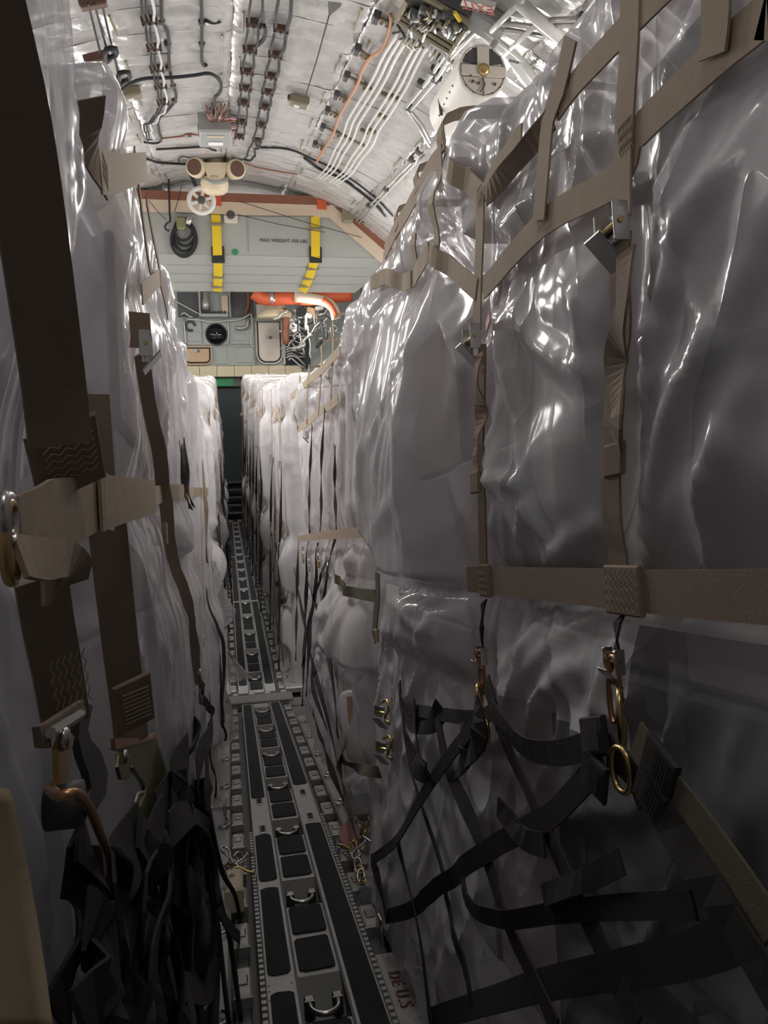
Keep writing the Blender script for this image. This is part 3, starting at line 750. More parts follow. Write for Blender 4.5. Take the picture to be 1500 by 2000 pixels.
def cartons(parent, fr, side, X, s0, s1, h0, h1, W, seed, inset=.10, cell=(.62, .52), dark=None, mats=('carton', 'carton_pink', 'carton_grey', 'carton_pink')):
    rg = random.Random(seed); ns = max(1, round((s1-s0-2*inset)/cell[0])); nh = max(1, round((h1-h0-inset)/cell[1]))
    ls, lh = (s1-s0-2*inset)/ns, (h1-h0-inset)/nh; D = .5
    for i in range(ns):
        for j in range(nh):
            d = inset+rg.uniform(0, .07)
            c = fr.w((X+side*(d+D/2), s0+inset+ls*(i+.5), h0+lh*(j+.5)))
            MB().box(c, (D, ls-.012, lh-.008), fr.B, .012).build('carton', 'carton_dark_and_shade' if dark and dark(s0+inset+ls*(i+.5), h0+lh*(j+.5)) else rg.choice(mats), parent)
    c = fr.w((X+side*(inset+.07+D+(W-inset-.1-D)/2), (s0+s1)/2, (h0+h1-inset)/2))
    MB().box(c, (W-inset-.25-D, s1-s0-2*inset, h1-h0-inset), fr.B, .02).build('crate', 'carton_grey', parent)
def need(P, off):
    """how far a point must move towards the aisle to lie on top of the plastic"""
    best = 0.; sgn = 0
    for fr, side, s0, s1, h0, h1, G in SURF:
        q = fr.l(P)
        if s0+.02 < q[1] < s1-.02 and h0 <= q[2] < h1-.04 and np.sign(q[0]) == side:
            i = (q[1]-s0)/(s1-s0)*(G.shape[0]-1); j = (q[2]-h0)/(h1-h0)*(G.shape[1]-1)
            g = G[int(i), int(j)]-off; d = abs(q[0])-g
            if 0 < d < .3 and d > best: best = d; sgn = -side
    return best*sgn
def lift(P, off=.012):
    P = np.array(P, float); P[0] += need(P, off); return P
LAYER = [0]
def net_strap(t, pts, width, normal, mt, name='strap', drape=True, **k):
    b = MB().ribbon(pts, width, normal, k.pop('thick', .004), **k); LAYER[0] = (LAYER[0]+1) % 9
    V = np.array(b.v).reshape(-1, 4, 3); lay = .004+.0012*LAYER[0]
    c = V.mean(1); l_, r_2 = (V[:, 0]+V[:, 3])/2, (V[:, 1]+V[:, 2])/2
    d = np.array([max((need(p, lay) for p in (c[i], l_[i], r_2[i])), key=abs) if drape else 0. for i in range(len(V))])
    if len(d) > 4: d = np.convolve(np.pad(d, 1, mode='edge'), (.25, .5, .25), 'valid') if np.abs(d).max() > 0 else d
    V[:, :, 0] += (d+np.sign(normal[0])*.0012*LAYER[0])[:, None]
    b.v = [tuple(p) for p in V.reshape(-1, 3)]
    return b.build(name, mt, t)
def pallet(fr, side, x0, W, s0, s1, label, h0=-.05, h1=.01):
    xa, xb = (x0, x0+W) if side > 0 else (x0-W, x0)
    t = thing('cargo_pallet', fr.w(((xa+xb)/2, (s0+s1)/2, h0)), label, 'pallet')
    MB().box(fr.w(((xa+xb)/2, (s0+s1)/2, (h0+h1)/2)), (xb-xa, s1-s0, h1-h0), fr.B, .01).build('deck', 'rail', t)
    n = int((s1-s0)/.5)
    for k in range(n):
        s = s0+(k+.5)*(s1-s0)/n
        MB().tube([fr.w((x0+side*.03+.022*math.cos(w), s+.035*math.sin(w), h1+.012)) for w in np.linspace(0, 2*math.pi, 12, endpoint=False)], .006, 6, closed=True).build('net_ring', 'steel', t, True)
    return t
def stitch(t, c, along, across, L, Wd, mt='stitch', n=7, normal=(-1, 0, 0), style='zig'):
    """zig-zag box stitching lying on a strap patch"""
    a, w, nn = unit(along), unit(across), unit(normal); b = MB(); c = np.array(c)+nn*.0045
    if style == 'zig':
        for k in range(6):
            pts = []
            for j in range(n+1):
                pts.append(c+w*Wd*((k+.5)/6-.5+(.05 if j % 2 else -.05))+a*L*(j/n-.5))
            b.tube(pts, .0006, 4, cap=False)
    else:
        for k in range(n):
            q = c+a*L*((k+.5)/n-.5); b.tube([q-w*Wd*.42+a*L*.03, q+w*Wd*.42-a*L*.03], .0009, 4, cap=False)
    return b.build('stitching', mt, t)
def patch(t, c, along, across, L, Wd, mt, normal, thick=.010):
    A = np.stack([unit(along), unit(across), unit(normal)], 1)
    return MB().box(lift(c, .013), (L, Wd, thick), A, .003).build('sewn_patch', mt, t)
def buckle(t, c, along, out, s=1.):
    """cam buckle: bright plate, side cheeks, bar and release lever standing off the strap"""
    a = unit(along); o = unit(out); w = np.cross(o, a); A = np.stack([w, a, o], 1); c = lift(c, .018); s = s*.72
    bk = MB(); bk.box(c+o*.012*s, (.066*s, .05*s, .006*s), A, .002*s)
    for sx in (-1, 1): bk.box(c+w*sx*.034*s+o*.02*s, (.005*s, .07*s, .03*s), A, .002*s)
    m = bk.build('buckle', 'steel', t)
    lv = unit(a*.75+o*.66); A2 = np.stack([w, lv, np.cross(w, lv)], 1)
    MB().box(c+o*.035*s-a*.045*s, (.058*s, .075*s, .004*s), A2, .002*s).build('buckle_lever', 'steel', m)
    MB().tube([c-w*.04*s+o*.022*s, c+w*.04*s+o*.022*s], .006*s, 8).build('buckle_bar', 'brass', m)
    return m
def link_ring(t, c, along, out, L, Wd, r, mt, name='link'):
    a = unit(along); w = unit(np.cross(out, a)); pts = []; c = lift(c, .02)
    for q in np.linspace(0, 2*math.pi, 28, endpoint=False):
        x, y = math.cos(q), math.sin(q); pts.append(np.array(c)+w*Wd/2*np.sign(x)*abs(x)**.8+a*L/2*y)
    return MB().tube(pts, r, 8, closed=True).build(name, mt, t, True)
def net_hook(t, c, along, out, s=1., mt='brass'):
    """snap hook: body, curved hook and spring gate"""
    a = unit(along); o = unit(out); w = np.cross(o, a); c = lift(c, .015)
    hk = [c+a*.05*s, c+a*.015*s+w*.004*s, c-a*.02*s+w*.018*s, c-a*.045*s+w*.010*s, c-a*.05*s-w*.010*s, c-a*.035*s-w*.022*s, c-a*.012*s-w*.022*s]
    m = MB().tube(resample(hk, .01*s), .006*s, 7).build('hook', mt, t, True)
    MB().tube([c-a*.012*s-w*.022*s, c+a*.03*s-w*.004*s], .0035*s, 6).build('gate', 'steel', m, True)
    MB().tube([c+a*.055*s-w*.028*s, c+a*.055*s+w*.028*s], .006*s, 8).build('hook_bar', 'steel', m)
    return m

OUT_R = np.array([-1., 0, 0]); OUT_L = np.array([1., 0, 0])
SD = RAMP.B[:, 1]; UP = RAMP.B[:, 2]
def gauss_box(s, h, s0, s1, h0, h1, es0, es1, eh0, eh1):
    return smooth01((s-s0)/es0)*smooth01((s1-s)/es1)*smooth01((h-h0)/eh0)*smooth01((h1-h)/eh1)

# ------------------------------------------------------------------ near right load on the ramp
XR = .42
fR = lambda x, y, o=.022: FX(x, y, XR-o)
def over_top(P, side, fr, h_top, n=2):
    """continue a strap over the top edge of the load"""
    q = fr.l(P); return [fr.w((q[0]+side*.05, q[1], h_top+.03)), fr.w((q[0]+side*.5, q[1], h_top+.05))]
r1_straps = {
 'H1': [fR(*p) for p in ((946, 563), (1062, 436), (1216, 345), (1240, 268), (1400, 112), (1500, 28), (1600, -60))],
 'H2': [fR(*p, .04) for p in ((915, 1131), (945, 1133), (1100, 1143), (1217, 1152), (1360, 1160), (1500, 1166), (1700, 1178))],
 'V1': [fR(*p) for p in ((941, 385), (940, 470), (936, 560), (935, 645))],
 'V1b': [fR(*p) for p in ((946, 672), (944, 800), (946, 960), (948, 1128))],
 'V2': [fR(*p) for p in ((1240, -40), (1236, 100), (1226, 260), (1222, 345), (1222, 430))],
 'V2b': [fR(*p) for p in ((1224, 460), (1222, 700), (1220, 900), (1217, 1150))],
 'V3': [fR(*p) for p in ((1124, 76), (1102, 170), (1080, 232), (1070, 330), (1061, 430))],
 'V4': [fR(*p) for p in ((1417, -40), (1414, 40), (1405, 112))],
 'A1': [fR(*p) for p in ((868, 306), (900, 340), (941, 382))],
 'A2': [fR(*p) for p in ((945, 380), (965, 340), (1008, 275), (1020, 262))],
 'A3': [fR(*p) for p in ((952, 385), (985, 345), (1030, 292), (1080, 232))],
 'A4': [fR(*p) for p in ((1092, 212), (1130, 160), (1200, 84), (1275, 5), (1320, -40))],
 'T1': [fR(*p) for p in ((866, 302), (845, 326), (820, 372), (796, 416), (775, 450), (755, 492))],
 'Z1': [fR(*p) for p in ((936, 566), (905, 540), (858, 496))],
 'Z2': [fR(*p) for p in ((858, 492), (838, 520), (818, 546))],
 'Z3': [fR(*p) for p in ((818, 546), (800, 552), (778, 540), (756, 556))],
 'U1': [fR(*p) for p in ((864, 305), (868, 400), (862, 490))],
 'U2': [fR(*p) for p in ((817, 374), (819, 460), (816, 540))],
 'U3': [fR(*p) for p in ((778, 448), (778, 500), (776, 542))],
 'U4': [fR(*p) for p in ((754, 492), (753, 530), (752, 565))],
}
_e = RAMP.l(r1_straps['H1'][-1]); r1_straps['H1'].append(RAMP.w((XR-.022, -.3, _e[2])))
_e = RAMP.l(r1_straps['H2'][-1]); r1_straps['H2'].append(RAMP.w((XR-.04, -.3, _e[2])))
r1_folds = [([fR(*p, 0) for p in q], am, wd) for q, am, wd in (
    (((1500, 540), (1400, 730), (1310, 920), (1250, 1110)), .022, .035), (((1460, 880), (1420, 960), (1390, 1090)), .014, .03), (((1360, 560), (1300, 700), (1262, 860)), .016, .03),
    (((1330, 640), (1290, 830), (1240, 1060)), .018, .03), (((1500, 760), (1440, 900), (1400, 1090)), .012, .03), (((1420, 160), (1340, 330), (1290, 520), (1262, 640)), .018, .035),
    (((1480, 260), (1400, 420), (1350, 560)), .014, .03), (((1010, 560), (1060, 660), (1130, 710), (1195, 735)), .020, .035), (((985, 540), (1020, 720), (1050, 900), (1090, 1090)), .016, .03),
    (((1180, 1030), (1120, 1075), (1085, 1110)), .016, .03), (((1150, 560), (1165, 640), (1170, 720)), .014, .03), (((970, 950), (1010, 940), (1060, 940)), .014, .025), (((1062, 945), (1080, 1010), (1120, 1100)), .018, .025),
    (((975, 620), (985, 760), (990, 930)), .012, .03), (((1205, 1185), (1110, 1250), (1040, 1340), (985, 1400)), .024, .04), (((1210, 1270), (1130, 1320), (1050, 1420)), .024, .04), (((1100, 1190), (1060, 1250), (1000, 1330)), .016, .03),
    (((905, 620), (850, 740), (790, 880)), .020, .05), (((880, 700), (840, 850), (815, 1000)), .014, .05), (((930, 700), (905, 880), (890, 1080)), .012, .05), (((900, 950), (850, 1010), (800, 1060)), .014, .05),
    (((840, 1180), (880, 1220), (930, 1230)), .012, .03), (((930, 1180), (880, 1260), (850, 1330)), .012, .03), (((1130, 120), (1160, 260), (1190, 380)), .014, .03), (((990, 420), (1020, 520), (1010, 620)), .014, .03),
    (((820, 1500), (850, 1700), (880, 1950)), .014, .05), (((780, 1560), (800, 1750), (815, 1950)), .014, .05))]
r1 = thing('wrapped_load', RAMP.w((1.4, 1.4, .02)), 'large plastic-wrapped load filling the right side, nearest the camera, under tan net straps', 'cargo')
def r1_extra(Q, n):
    s, h = Q[:, 1], Q[:, 2]; wn = np.clip(-n[:, 0], 0, 1); tp = np.clip(n[:, 2], 0, 1)
    e = .13*gauss_box(s, h-.30*smooth01((s-1.95)/.9)**1.5, 1.66, 2.95, 1.225, 2.35, .10, .45, .045, .8)
    e = e+.07*gauss_box(s, h, 1.62, 2.6, .98, 1.21, .08, .3, .09, .05)
    e = e+.10*np.clip((1.05-h)/.95, 0, 1)
    e = e+.02*gauss_box(s, h, .95, 1.52, 1.27, 1.62, .12, .12, .03, .12)
    top = .13*smooth01((s-1.42)/.12)-.05*smooth01((1.35-s)/.2)
    return e*wn+top*tp
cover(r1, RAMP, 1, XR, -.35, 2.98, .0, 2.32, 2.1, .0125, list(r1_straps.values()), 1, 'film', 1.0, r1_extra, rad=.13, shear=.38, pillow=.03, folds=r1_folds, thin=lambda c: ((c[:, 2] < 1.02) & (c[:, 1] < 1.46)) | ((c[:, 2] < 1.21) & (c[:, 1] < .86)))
cartons(r1, RAMP, 1, XR, -.30, 2.9, .0, 2.25, 2.05, 11, inset=.11, dark=lambda s, h: h < 1.2 and s < 1.6)  # low near cartons coloured dark in place of aisle shade
P = FX(1010, 1020, .47); MB().box(P+np.array([.12, 0, .02]), (.22, .26, .30), RAMP.B, .03).build('carton', 'carton_dark_and_shade', r1)
P = FX(935, 285, .55); MB().box(P+np.array([.2, .08, -.08]), (.35, .34, .26), RAMP.B, .05).build('carton', 'carton', r1)
net = thing('cargo_net', RAMP.w((XR-.02, 1.2, 1.2)), 'tan webbing net over the near right plastic-wrapped load', 'net')
for k, pts in r1_straps.items():
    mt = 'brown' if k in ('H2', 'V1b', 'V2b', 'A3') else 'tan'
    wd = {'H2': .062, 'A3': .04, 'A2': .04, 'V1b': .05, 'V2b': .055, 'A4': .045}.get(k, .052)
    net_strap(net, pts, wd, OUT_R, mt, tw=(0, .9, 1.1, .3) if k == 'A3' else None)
for k in ('T1', 'U1', 'U2', 'U3', 'V2', 'V4'):
    P0 = r1_straps[k][0]; net_strap(net, [P0]+over_top(P0, 1, RAMP, 2.45 if k[0] in 'TU' else 2.28), .05, unit(OUT_R+UP), 'tan')
# loose strap tails below the buckles, standing a little off the plastic
for pts, o in ((((938, 690), (930, 740), (944, 800), (940, 870), (934, 925)), .045), (((1224, 490), (1216, 600), (1205, 700), (1207, 790), (1200, 830), (1208, 872)), .05)):
    q = [fR(x, y, o+.012*math.sin(i*2.1)) for i, (x, y) in enumerate(pts)]; net_strap(net, q, .05, OUT_R, 'brown', 'loose_tail', seg=.012, tw=(0, .25, -.3, .2, 0))
    patch(net, q[-1]+np.array([-.006, 0, -.02]), (0, 0, 1), SD, .05, .056, 'brown', OUT_R)
for c, L in ((fR(948, 1134, .046), .07), (fR(1218, 1153, .046), .105)):
    pc = patch(net, c, SD, UP, L, .075, 'brown', OUT_R); stitch(pc, c+OUT_R*.004, UP, SD, .06, L*.85, 'stitch', 8, OUT_R)
for p in ((940, 384), (1083, 230), (1062, 430), (1226, 268), (1104, 185)):
    c = fR(*p, .026); stitch(net, c, UP, SD, .045, .04, 'stitch', 6, OUT_R)
buckle(net, fR(934, 662, .03), UP, OUT_R, 1.15); buckle(net, fR(1214, 446, .03), UP, OUT_R, 1.15)
MB().ribbon([fR(950, 640, .05), fR(957, 618, .07)], .02, OUT_R, .003).build('red_tab', 'pink', net)
# hooks and oval links joining the top net to the side net
for (x0, y0, x1, y1, x2, y2) in ((1214, 1205, 1212, 1290, 1215, 1400), (948, 1175, 948, 1280, 952, 1345)):
    net_strap(net, [fR(x0, y0, .035), fR(x1-4, (y0+y1)/2, .05), fR(x1, y1, .045)], .045, OUT_R, 'dark', tw=(0, .5, .2))
    buckle(net, fR(x1, y1, .05), UP, OUT_R, .75)
    c = (fR(x1, y1, .05)+fR(x2, y2, .05))/2
    link_ring(net, c, fR(x1, y1, .05)-fR(x2, y2, .05), OUT_R, .10, .032, .0045, 'copper')
c = fR(1218, 1400, .055); link_ring(net, c, UP, unit(OUT_R+.6*SD), .085, .07, .0048, 'brass', 'ring')
c = fR(956, 1365, .055); link_ring(net, c, UP, unit(OUT_R+.6*SD), .07, .05, .0045, 'brass', 'ring')

# side net of dark webbing, from the rings down to the pallet rim
def fN(x, y, o=0.): return FS(*c7(x, y), .245-o, .02, .355-o, 1.12)
NN = unit(np.array([-1, 0, .05]))
side = thing('cargo_net', RAMP.w((.26, 1.6, .05)), 'dark side net hanging slackly on the near right load, below the tan straps', 'net')
dk = [((190, 60), (215, 300), (262, 480), (350, 740), (372, 870), (470, 1230)),
      ((325, 180), (365, 360), (480, 620), (560, 860), (690, 1150), (760, 1300)),
      ((240, 130), (262, 330), (290, 380)),
      ((100, 690), (180, 625), (260, 490), (360, 340), (478, 195)),
      ((150, 895), (240, 868), (360, 778), (510, 670), (600, 610), (760, 520), (930, 335)),
      ((300, 1262), (500, 1200), (700, 1140), (980, 1085), (1200, 1040), (1400, 965)),
      ((180, 640), (228, 830), (262, 1000), (292, 1240), (300, 1290)),
      ((85, 690), (118, 790), (140, 900)),
      ((500, 60), (560, 250), (640, 430), (740, 640), (860, 900), (960, 1100), (1040, 1290)),
      ((200, 150), (330, 172), (470, 185), (540, 150)),
      ((520, 150), (570, 215), (640, 290), (740, 312), (830, 298), (935, 262)),
      ((1110, 470), (1200, 620), (1320, 800), (1450, 1010), (1560, 1180)),
      ((440, 760), (480, 860), (600, 900), (760, 880), (980, 860), (1260, 850)),
      ((560, 500), (640, 610), (720, 640)),
      ((930, 300), (1010, 380), (1060, 470)),
      ((700, 820), (860, 760), (980, 700))]
for i, q in enumerate(dk):
    net_strap(side, [fN(x, y, .012+.006*(i % 4)) for x, y in q], (.034, .042, .05)[i % 3], NN, 'dark', seg=.04, tw=(0, .25*(-1)**i, .1, 0))
net_strap(side, [fN(x, y, .03) for x, y in ((1035, 255), (1120, 390), (1250, 560), (1420, 800), (1520, 960))], .055, NN, 'olive')
for x, y, dx, dy in ((1115, 360, 1, 1.3), (880, 250, 1, -.1), (880, 390, 1, 1.1), (1085, 460, 1, 1.6)):
    a = fN(x, y, .034); bb = fN(x+10*dx, y+10*dy, .034); al = unit(bb-a)
    pc = patch(side, a, al, np.cross(al, NN), .075, .055, 'dark', NN); stitch(pc, a+NN*.005, al, np.cross(al, NN), .055, .05, 'stitch_grey', 9, NN, 'bars')
link_ring(side, fN(975, 372, .03), UP, NN, .06, .05, .0045, 'brass', 'ring')
link_ring(side, fN(490, 235, .03), UP, NN, .05, .04, .0045, 'brass', 'ring')
net_hook(side, fN(118, 955, .01), UP, NN, .9, 'steel_dull')
# folded dark bundle of slack webbing at the top of the side net
for i, q in enumerate((((195, 130), (230, 200), (300, 205), (340, 150)), ((410, 180), (430, 300), (400, 370)), ((210, 250), (250, 360), (300, 390)), ((470, 120), (480, 240), (440, 330)))):
    net_strap(side, [fN(x, y, .02+.01*i) for x, y in q], .055, NN, 'dark', 'slack_fold', tw=(.2, -.4, .5))
# tan strap with brass buckles hanging at the left end of the near load
t = thing('tail_strap', fR(735, 1250, .1), 'tan tail strap with sewn end hanging at the far corner of the near right load', 'strap')
net_strap(t, [FX(x, y, .345) for x, y in ((741, 1118), (742, 1160), (738, 1200), (735, 1246))], .07, OUT_R, 'olive')
c = FX(735, 1240, .338); pc = patch(t, c, UP, SD, .05, .075, 'tan', OUT_R); stitch(pc, c+OUT_R*.004, SD, UP, .06, .04, 'stitch', 6, OUT_R, 'bars')
for i, (x, y) in enumerate(((752, 1390), (757, 1460))):
    t = thing('brass_buckle', FX(x, y+30, .33), ('upper' if i == 0 else 'lower')+' of two brass ratchet buckles at the far corner of the near right load', 'buckle')
    buckle(t, FX(x, y, .325), UP, unit(OUT_R-.6*SD), 1.1)
    MB().tube(resample([FX(x+dx, y+dy, .31) for dx, dy in ((-8, -18), (4, -22), (8, -5), (0, 12), (8, 22))], .02), .006, 6).build('hook', 'brass', t, True)
t = thing('paper_tag', FX(770, 1240, .36), 'crumpled clear pouch with a pale paper label beside the hanging bag', 'label')
q = [FX(x, y, .355+.01*((x+y) % 3)) for x, y in ((752, 1128), (788, 1140), (800, 1210), (785, 1290), (762, 1262))]
MB().prism(q, (.004, 0, 0)).build('pouch', 'film_white', t)
q = [FX(x, y, .352) for x, y in ((756, 1140), (782, 1148), (780, 1212), (758, 1208))]; MB().prism(q, (-.003, 0, 0)).build('paper', 'paper', t)
pallet(RAMP, 1, .285, 2.2, -.4, 3.02, 'flat grey metal pallet under the near right load')

# ------------------------------------------------------------------ second right load on the ramp
fR2 = lambda x, y, o=.03: FX(x, y, XR-o)
r2_straps = {
 'H1': [fR2(*p) for p in ((668, 684), (650, 702), (632, 722), (612, 738), (590, 758), (570, 775))],
 'H2': [fR2(*p) for p in ((660, 780), (640, 795), (622, 806), (600, 826), (582, 838))],
 'U1': [fR2(*p) for p in ((652, 660), (650, 702), (645, 790))],
 'U2': [fR2(*p) for p in ((630, 700), (626, 760), (622, 806))],
 'U3': [fR2(*p) for p in ((606, 716), (602, 770), (600, 826))],
 'U4': [fR2(*p) for p in ((588, 735), (584, 790), (582, 838))],
 'D1': [fR2(*p, .04) for p in ((634, 800), (628, 900), (627, 1000), (624, 1050))],
 'D2': [fR2(*p, .04) for p in ((610, 830), (606, 920), (604, 1000), (606, 1050))],
 'D3': [fR2(*p, .04) for p in ((655, 870), (655, 960), (658, 1045))],
 'H3': [fR2(*p, .05) for p in ((582, 1053), (620, 1047), (660, 1043), (690, 1041), (740, 1036))],
 'H4': [fR2(*p, .06) for p in ((655, 1120), (672, 1140), (696, 1157), (735, 1164))],
}
r2 = thing('wrapped_load', RAMP.w((1.4, 4.6, .02)), 'tall white plastic-wrapped load behind the near right load, peaked at its near corner', 'cargo')
def r2_extra(Q, n):
    s, h = Q[:, 1], Q[:, 2]; wn = np.clip(-n[:, 0], 0, 1); tp = np.clip(n[:, 2], 0, 1)
    e = .13*gauss_box(s, h, 3.1, 4.6, .78, 1.35, .05, .6, .04, .5)+.06*gauss_box(s, h, 3.2, 4.2, .36, .77, .05, .4, .1, .05)
    e = e+.07*np.clip((1.0-h)/.95, 0, 1)
    return e*wn+tp*(.03*smooth01((3.7-s)/.4)+.17*smooth01((s-4.0)/1.8))
cover(r2, RAMP, 1, XR+.01, 3.14, 6.15, .0, 2.52, 2.1, .02, list(r2_straps.values()), 2, 'film_white', 1.5, r2_extra, rad=.12, shear=.06, pillow=.02, folds=[([FX(*p, XR) for p in q], .03, .06) for q in (((692, 605), (700, 760), (716, 1000)), ((688, 605), (684, 800), (690, 1020)), ((684, 608), (668, 760), (662, 960)), ((680, 612), (655, 740), (640, 860)), ((700, 640), (714, 780), (724, 900)), ((650, 820), (646, 920), (644, 1020)), ((700, 1060), (690, 1120), (664, 1200)), ((715, 1080), (712, 1180), (700, 1290)), ((690, 1170), (650, 1250), (612, 1320)))])
cartons(r2, RAMP, 1, XR+.01, 3.18, 6.1, .0, 2.44, 2.05, 12, inset=.10, mats=('carton_pink', 'carton', 'carton_pink', 'paper'))
net2 = thing('cargo_net', RAMP.w((XR-.03, 4.6, 1.2)), 'tan and dark strap net over the tall white load behind the near right one', 'net')
for k, pts in r2_straps.items():
    net_strap(net2, pts, .05 if k[0] != 'D' else .04, OUT_R, 'dark' if k[0] == 'D' else ('olive' if k == 'H4' else 'tan'), tw=(0, .6, -.3, .4) if k[0] == 'D' else None)
    if k[0] == 'U': net_strap(net2, [pts[0]]+over_top(pts[0], 1, RAMP, 2.56), .05, unit(OUT_R+UP), 'tan')
buckle(net2, fR2(650, 730, .035), UP, OUT_R); buckle(net2, fR2(604, 850, .035), UP, OUT_R)
side2 = thing('cargo_net', RAMP.w((.28, 4.6, .05)), 'dark hanging side net on the second right load, beside the walkway', 'net')
def fN2(x, y, o=0.): return FS(x, y, .265-o, .02, .38-o, 1.0)
for i, q in enumerate((((606, 1055), (600, 1150), (596, 1260), (592, 1380)), ((627, 1060), (618, 1150), (606, 1260), (600, 1360)), ((658, 1050), (640, 1140), (622, 1240), (612, 1330), (640, 1420)),
        ((585, 1060), (582, 1160), (580, 1290)), ((600, 1130), (628, 1220), (650, 1330), (660, 1440)), ((640, 1090), (612, 1180), (590, 1300)), ((575, 1110), (592, 1200), (612, 1300), (640, 1400), (662, 1500)),
        ((612, 1390), (640, 1480), (672, 1560)), ((680, 1440), (664, 1500), (688, 1590), (700, 1640)), ((668, 1480), (700, 1500), (745, 1508)))):
    net_strap(side2, [fN2(x, y, .01+.006*(i % 3)) for x, y in q], .045, NN, 'olive' if i > 7 else 'dark', seg=.05, tw=(0, .8, -.5, .3))
for i, (x, y) in enumerate(((592, 1085), (604, 1100), (626, 1090), (640, 1110))):
    net_hook(side2, fN2(x, y, .02), UP, NN, 1.2, 'steel' if i % 2 else 'brass')
# clear roll and carton corner under the hanging bag
t = thing('plastic_roll', FX(700, 1490, .36), 'clear rolled plastic hanging below the bag of the second right load', 'plastic')
a, bb = FX(700, 1352, .37), FX(712, 1492, .36)
MB().lathe(bb, a-bb, [(0, .02), (.03, .075), (.15, .09), (.30, .10), (float(np.linalg.norm(a-bb)), .085)], 24).build('roll', 'film_white', t, True)
MB().tube([FX(682, 1360, .31), FX(690, 1480, .31)], .012, 6).build('roll_core', 'tan_panel', t)
t = thing('carton_bundle', FX(712, 1610, .36), 'brown carton in shiny clear wrap low beside the walkway on the right', 'carton')
c = FX(722, 1555, .40); MB().box(c, (.16, .22, .16), RAMP.B, .02).build('box', 'carton', t); MB().box(c+UP*.01, (.19, .25, .19), RAMP.B, .05).build('wrap', 'film_clear', t)
pallet(RAMP, 1, .285, 2.2, 3.1, 6.2, 'flat grey metal pallet under the second right load')
# brass tie-down hardware beside the walkway
t = thing('tie_down_hardware', FR(690, 1665, .0), 'heap of brass hooks and chain with a pink tag, right of the walkway', 'hardware')
rg = random.Random(5)
for i in range(9):
    c = FR(690+rg.uniform(-18, 30), 1640+rg.uniform(-28, 34), .04+rg.uniform(0, .06)); net_hook(t, c, unit([rg.uniform(-1, 1), rg.uniform(-1, 1), rg.uniform(-.5, .8)]), unit([-.6, -.5, .6]), rg.uniform(.9, 1.3), rg.choice(['brass', 'steel', 'brass']))
for i in range(7):
    c = FR(700+i*3-10, 1655+i*11, .05); link_ring(t, c, unit([rg.uniform(-1, 1), 1, rg.uniform(-1, 1)]), unit([-.3, -.4, .8]), .05, .028, .005, 'steel' if i % 2 else 'brass', 'chain_link')
MB().lathe(FR(683, 1628, .09), unit([-.5, -.8, .5]), [(0, .05), (.006, .05)], 20).build('pink_tag', 'pink', t)
t = thing('tie_down_hardware', FR(455, 1690, .0), 'bright metal tie-down hooks beside the left edge of the ramp walkway', 'hardware')
for i in range(7):
    c = FR(452+rg.uniform(-12, 24), 1690+rg.uniform(-24, 40), .04+rg.uniform(0, .05)); net_hook(t, c, unit([rg.uniform(-1, 1), rg.uniform(-1, 1), rg.uniform(-.3, .8)]), unit([.5, -.5, .6]), rg.uniform(.8, 1.2), rg.choice(['brass', 'steel', 'steel']))
MB().box(FR(458, 1740, .02), (.07, .2, .10), RAMP.B, .01).build('tan_block', 'cream', t)

# ------------------------------------------------------------------ left loads on the ramp
XL = -.42
fL = lambda x, y, o=.035: FX(x, y, XL+o)
la_straps = [[fL(*p) for p in q] for q in (((0, 1050), (90, 1010), (180, 985), (240, 978)), ((205, 800), (206, 980)), ((205, 1000), (230, 1250), (250, 1450)), ((85, 1150), (110, 1290), (130, 1430)))]
la = thing('wrapped_load', RAMP.w((-1.4, .2, .02)), 'near left plastic-wrapped load at the picture edge, close to the camera', 'cargo')
def la_extra(Q, n):
    s, h = Q[:, 1], Q[:, 2]; wn = np.clip(n[:, 0], 0, 1)
    return wn*(.05*gauss_box(s, h, .3, 1.0, 1.5, 3.2, .2, .2, .2, .4)-.05*smooth01((.35-s)/.4)+.03*np.clip((1.3-h)/1.2, 0, 1))
cover(la, RAMP, -1, XL-.03, -1.3, 1.02, .0, 2.55, 2.0, .014, la_straps, 3, 'film_clear', .8, la_extra, rad=.12, shear=-.22, pillow=.015, folds=[([fL(*p, 0) for p in q], .016, .03) for q in (((68, 215), (80, 330), (118, 440), (150, 540)), ((108, 300), (122, 400), (132, 480)), ((95, 430), (130, 560), (150, 700), (175, 900)), ((150, 180), (160, 400), (182, 560), (180, 760)), ((185, 480), (225, 640), (262, 790)), ((30, 1180), (60, 1400), (90, 1650), (120, 1900)), ((150, 1200), (200, 1320), (225, 1460)), ((160, 1060), (190, 1200), (240, 1330)))])
cartons(la, RAMP, -1, XL-.01, -1.25, .97, .0, 2.45, 1.95, 13, inset=.09, mats=('carton_blue', 'carton_grey', 'paper', 'carton_grey'))
lb_extra_top = None
lb_straps = {
 'S3a': [fL(*p) for p in ((262, 610), (266, 680))],
 'S3': [fL(*p) for p in ((271, 690), (283, 770), (300, 860), (312, 950), (324, 1050), (345, 1190), (373, 1335))],
 'S5': [fL(*p) for p in ((150, 190), (162, 262), (178, 318), (200, 362))],
 'T1': [fL(*p) for p in ((186, 335), (215, 338), (240, 334), (280, 324))],
 'T2': [fL(*p) for p in ((270, 575), (290, 556), (306, 542))],
 'T3': [fL(*p) for p in ((306, 542), (316, 580), (322, 612))],
 'U1': [fL(*p) for p in ((262, 290), (278, 420), (292, 520), (302, 545))],
 'U2': [fL(*p) for p in ((285, 390), (300, 470), (318, 560))],
 'H2': [fL(*p) for p in ((235, 980), (300, 968), (345, 960), (385, 962))],
 'S4': [fL(*p) for p in ((349, 860), (353, 930), (358, 992))],
}
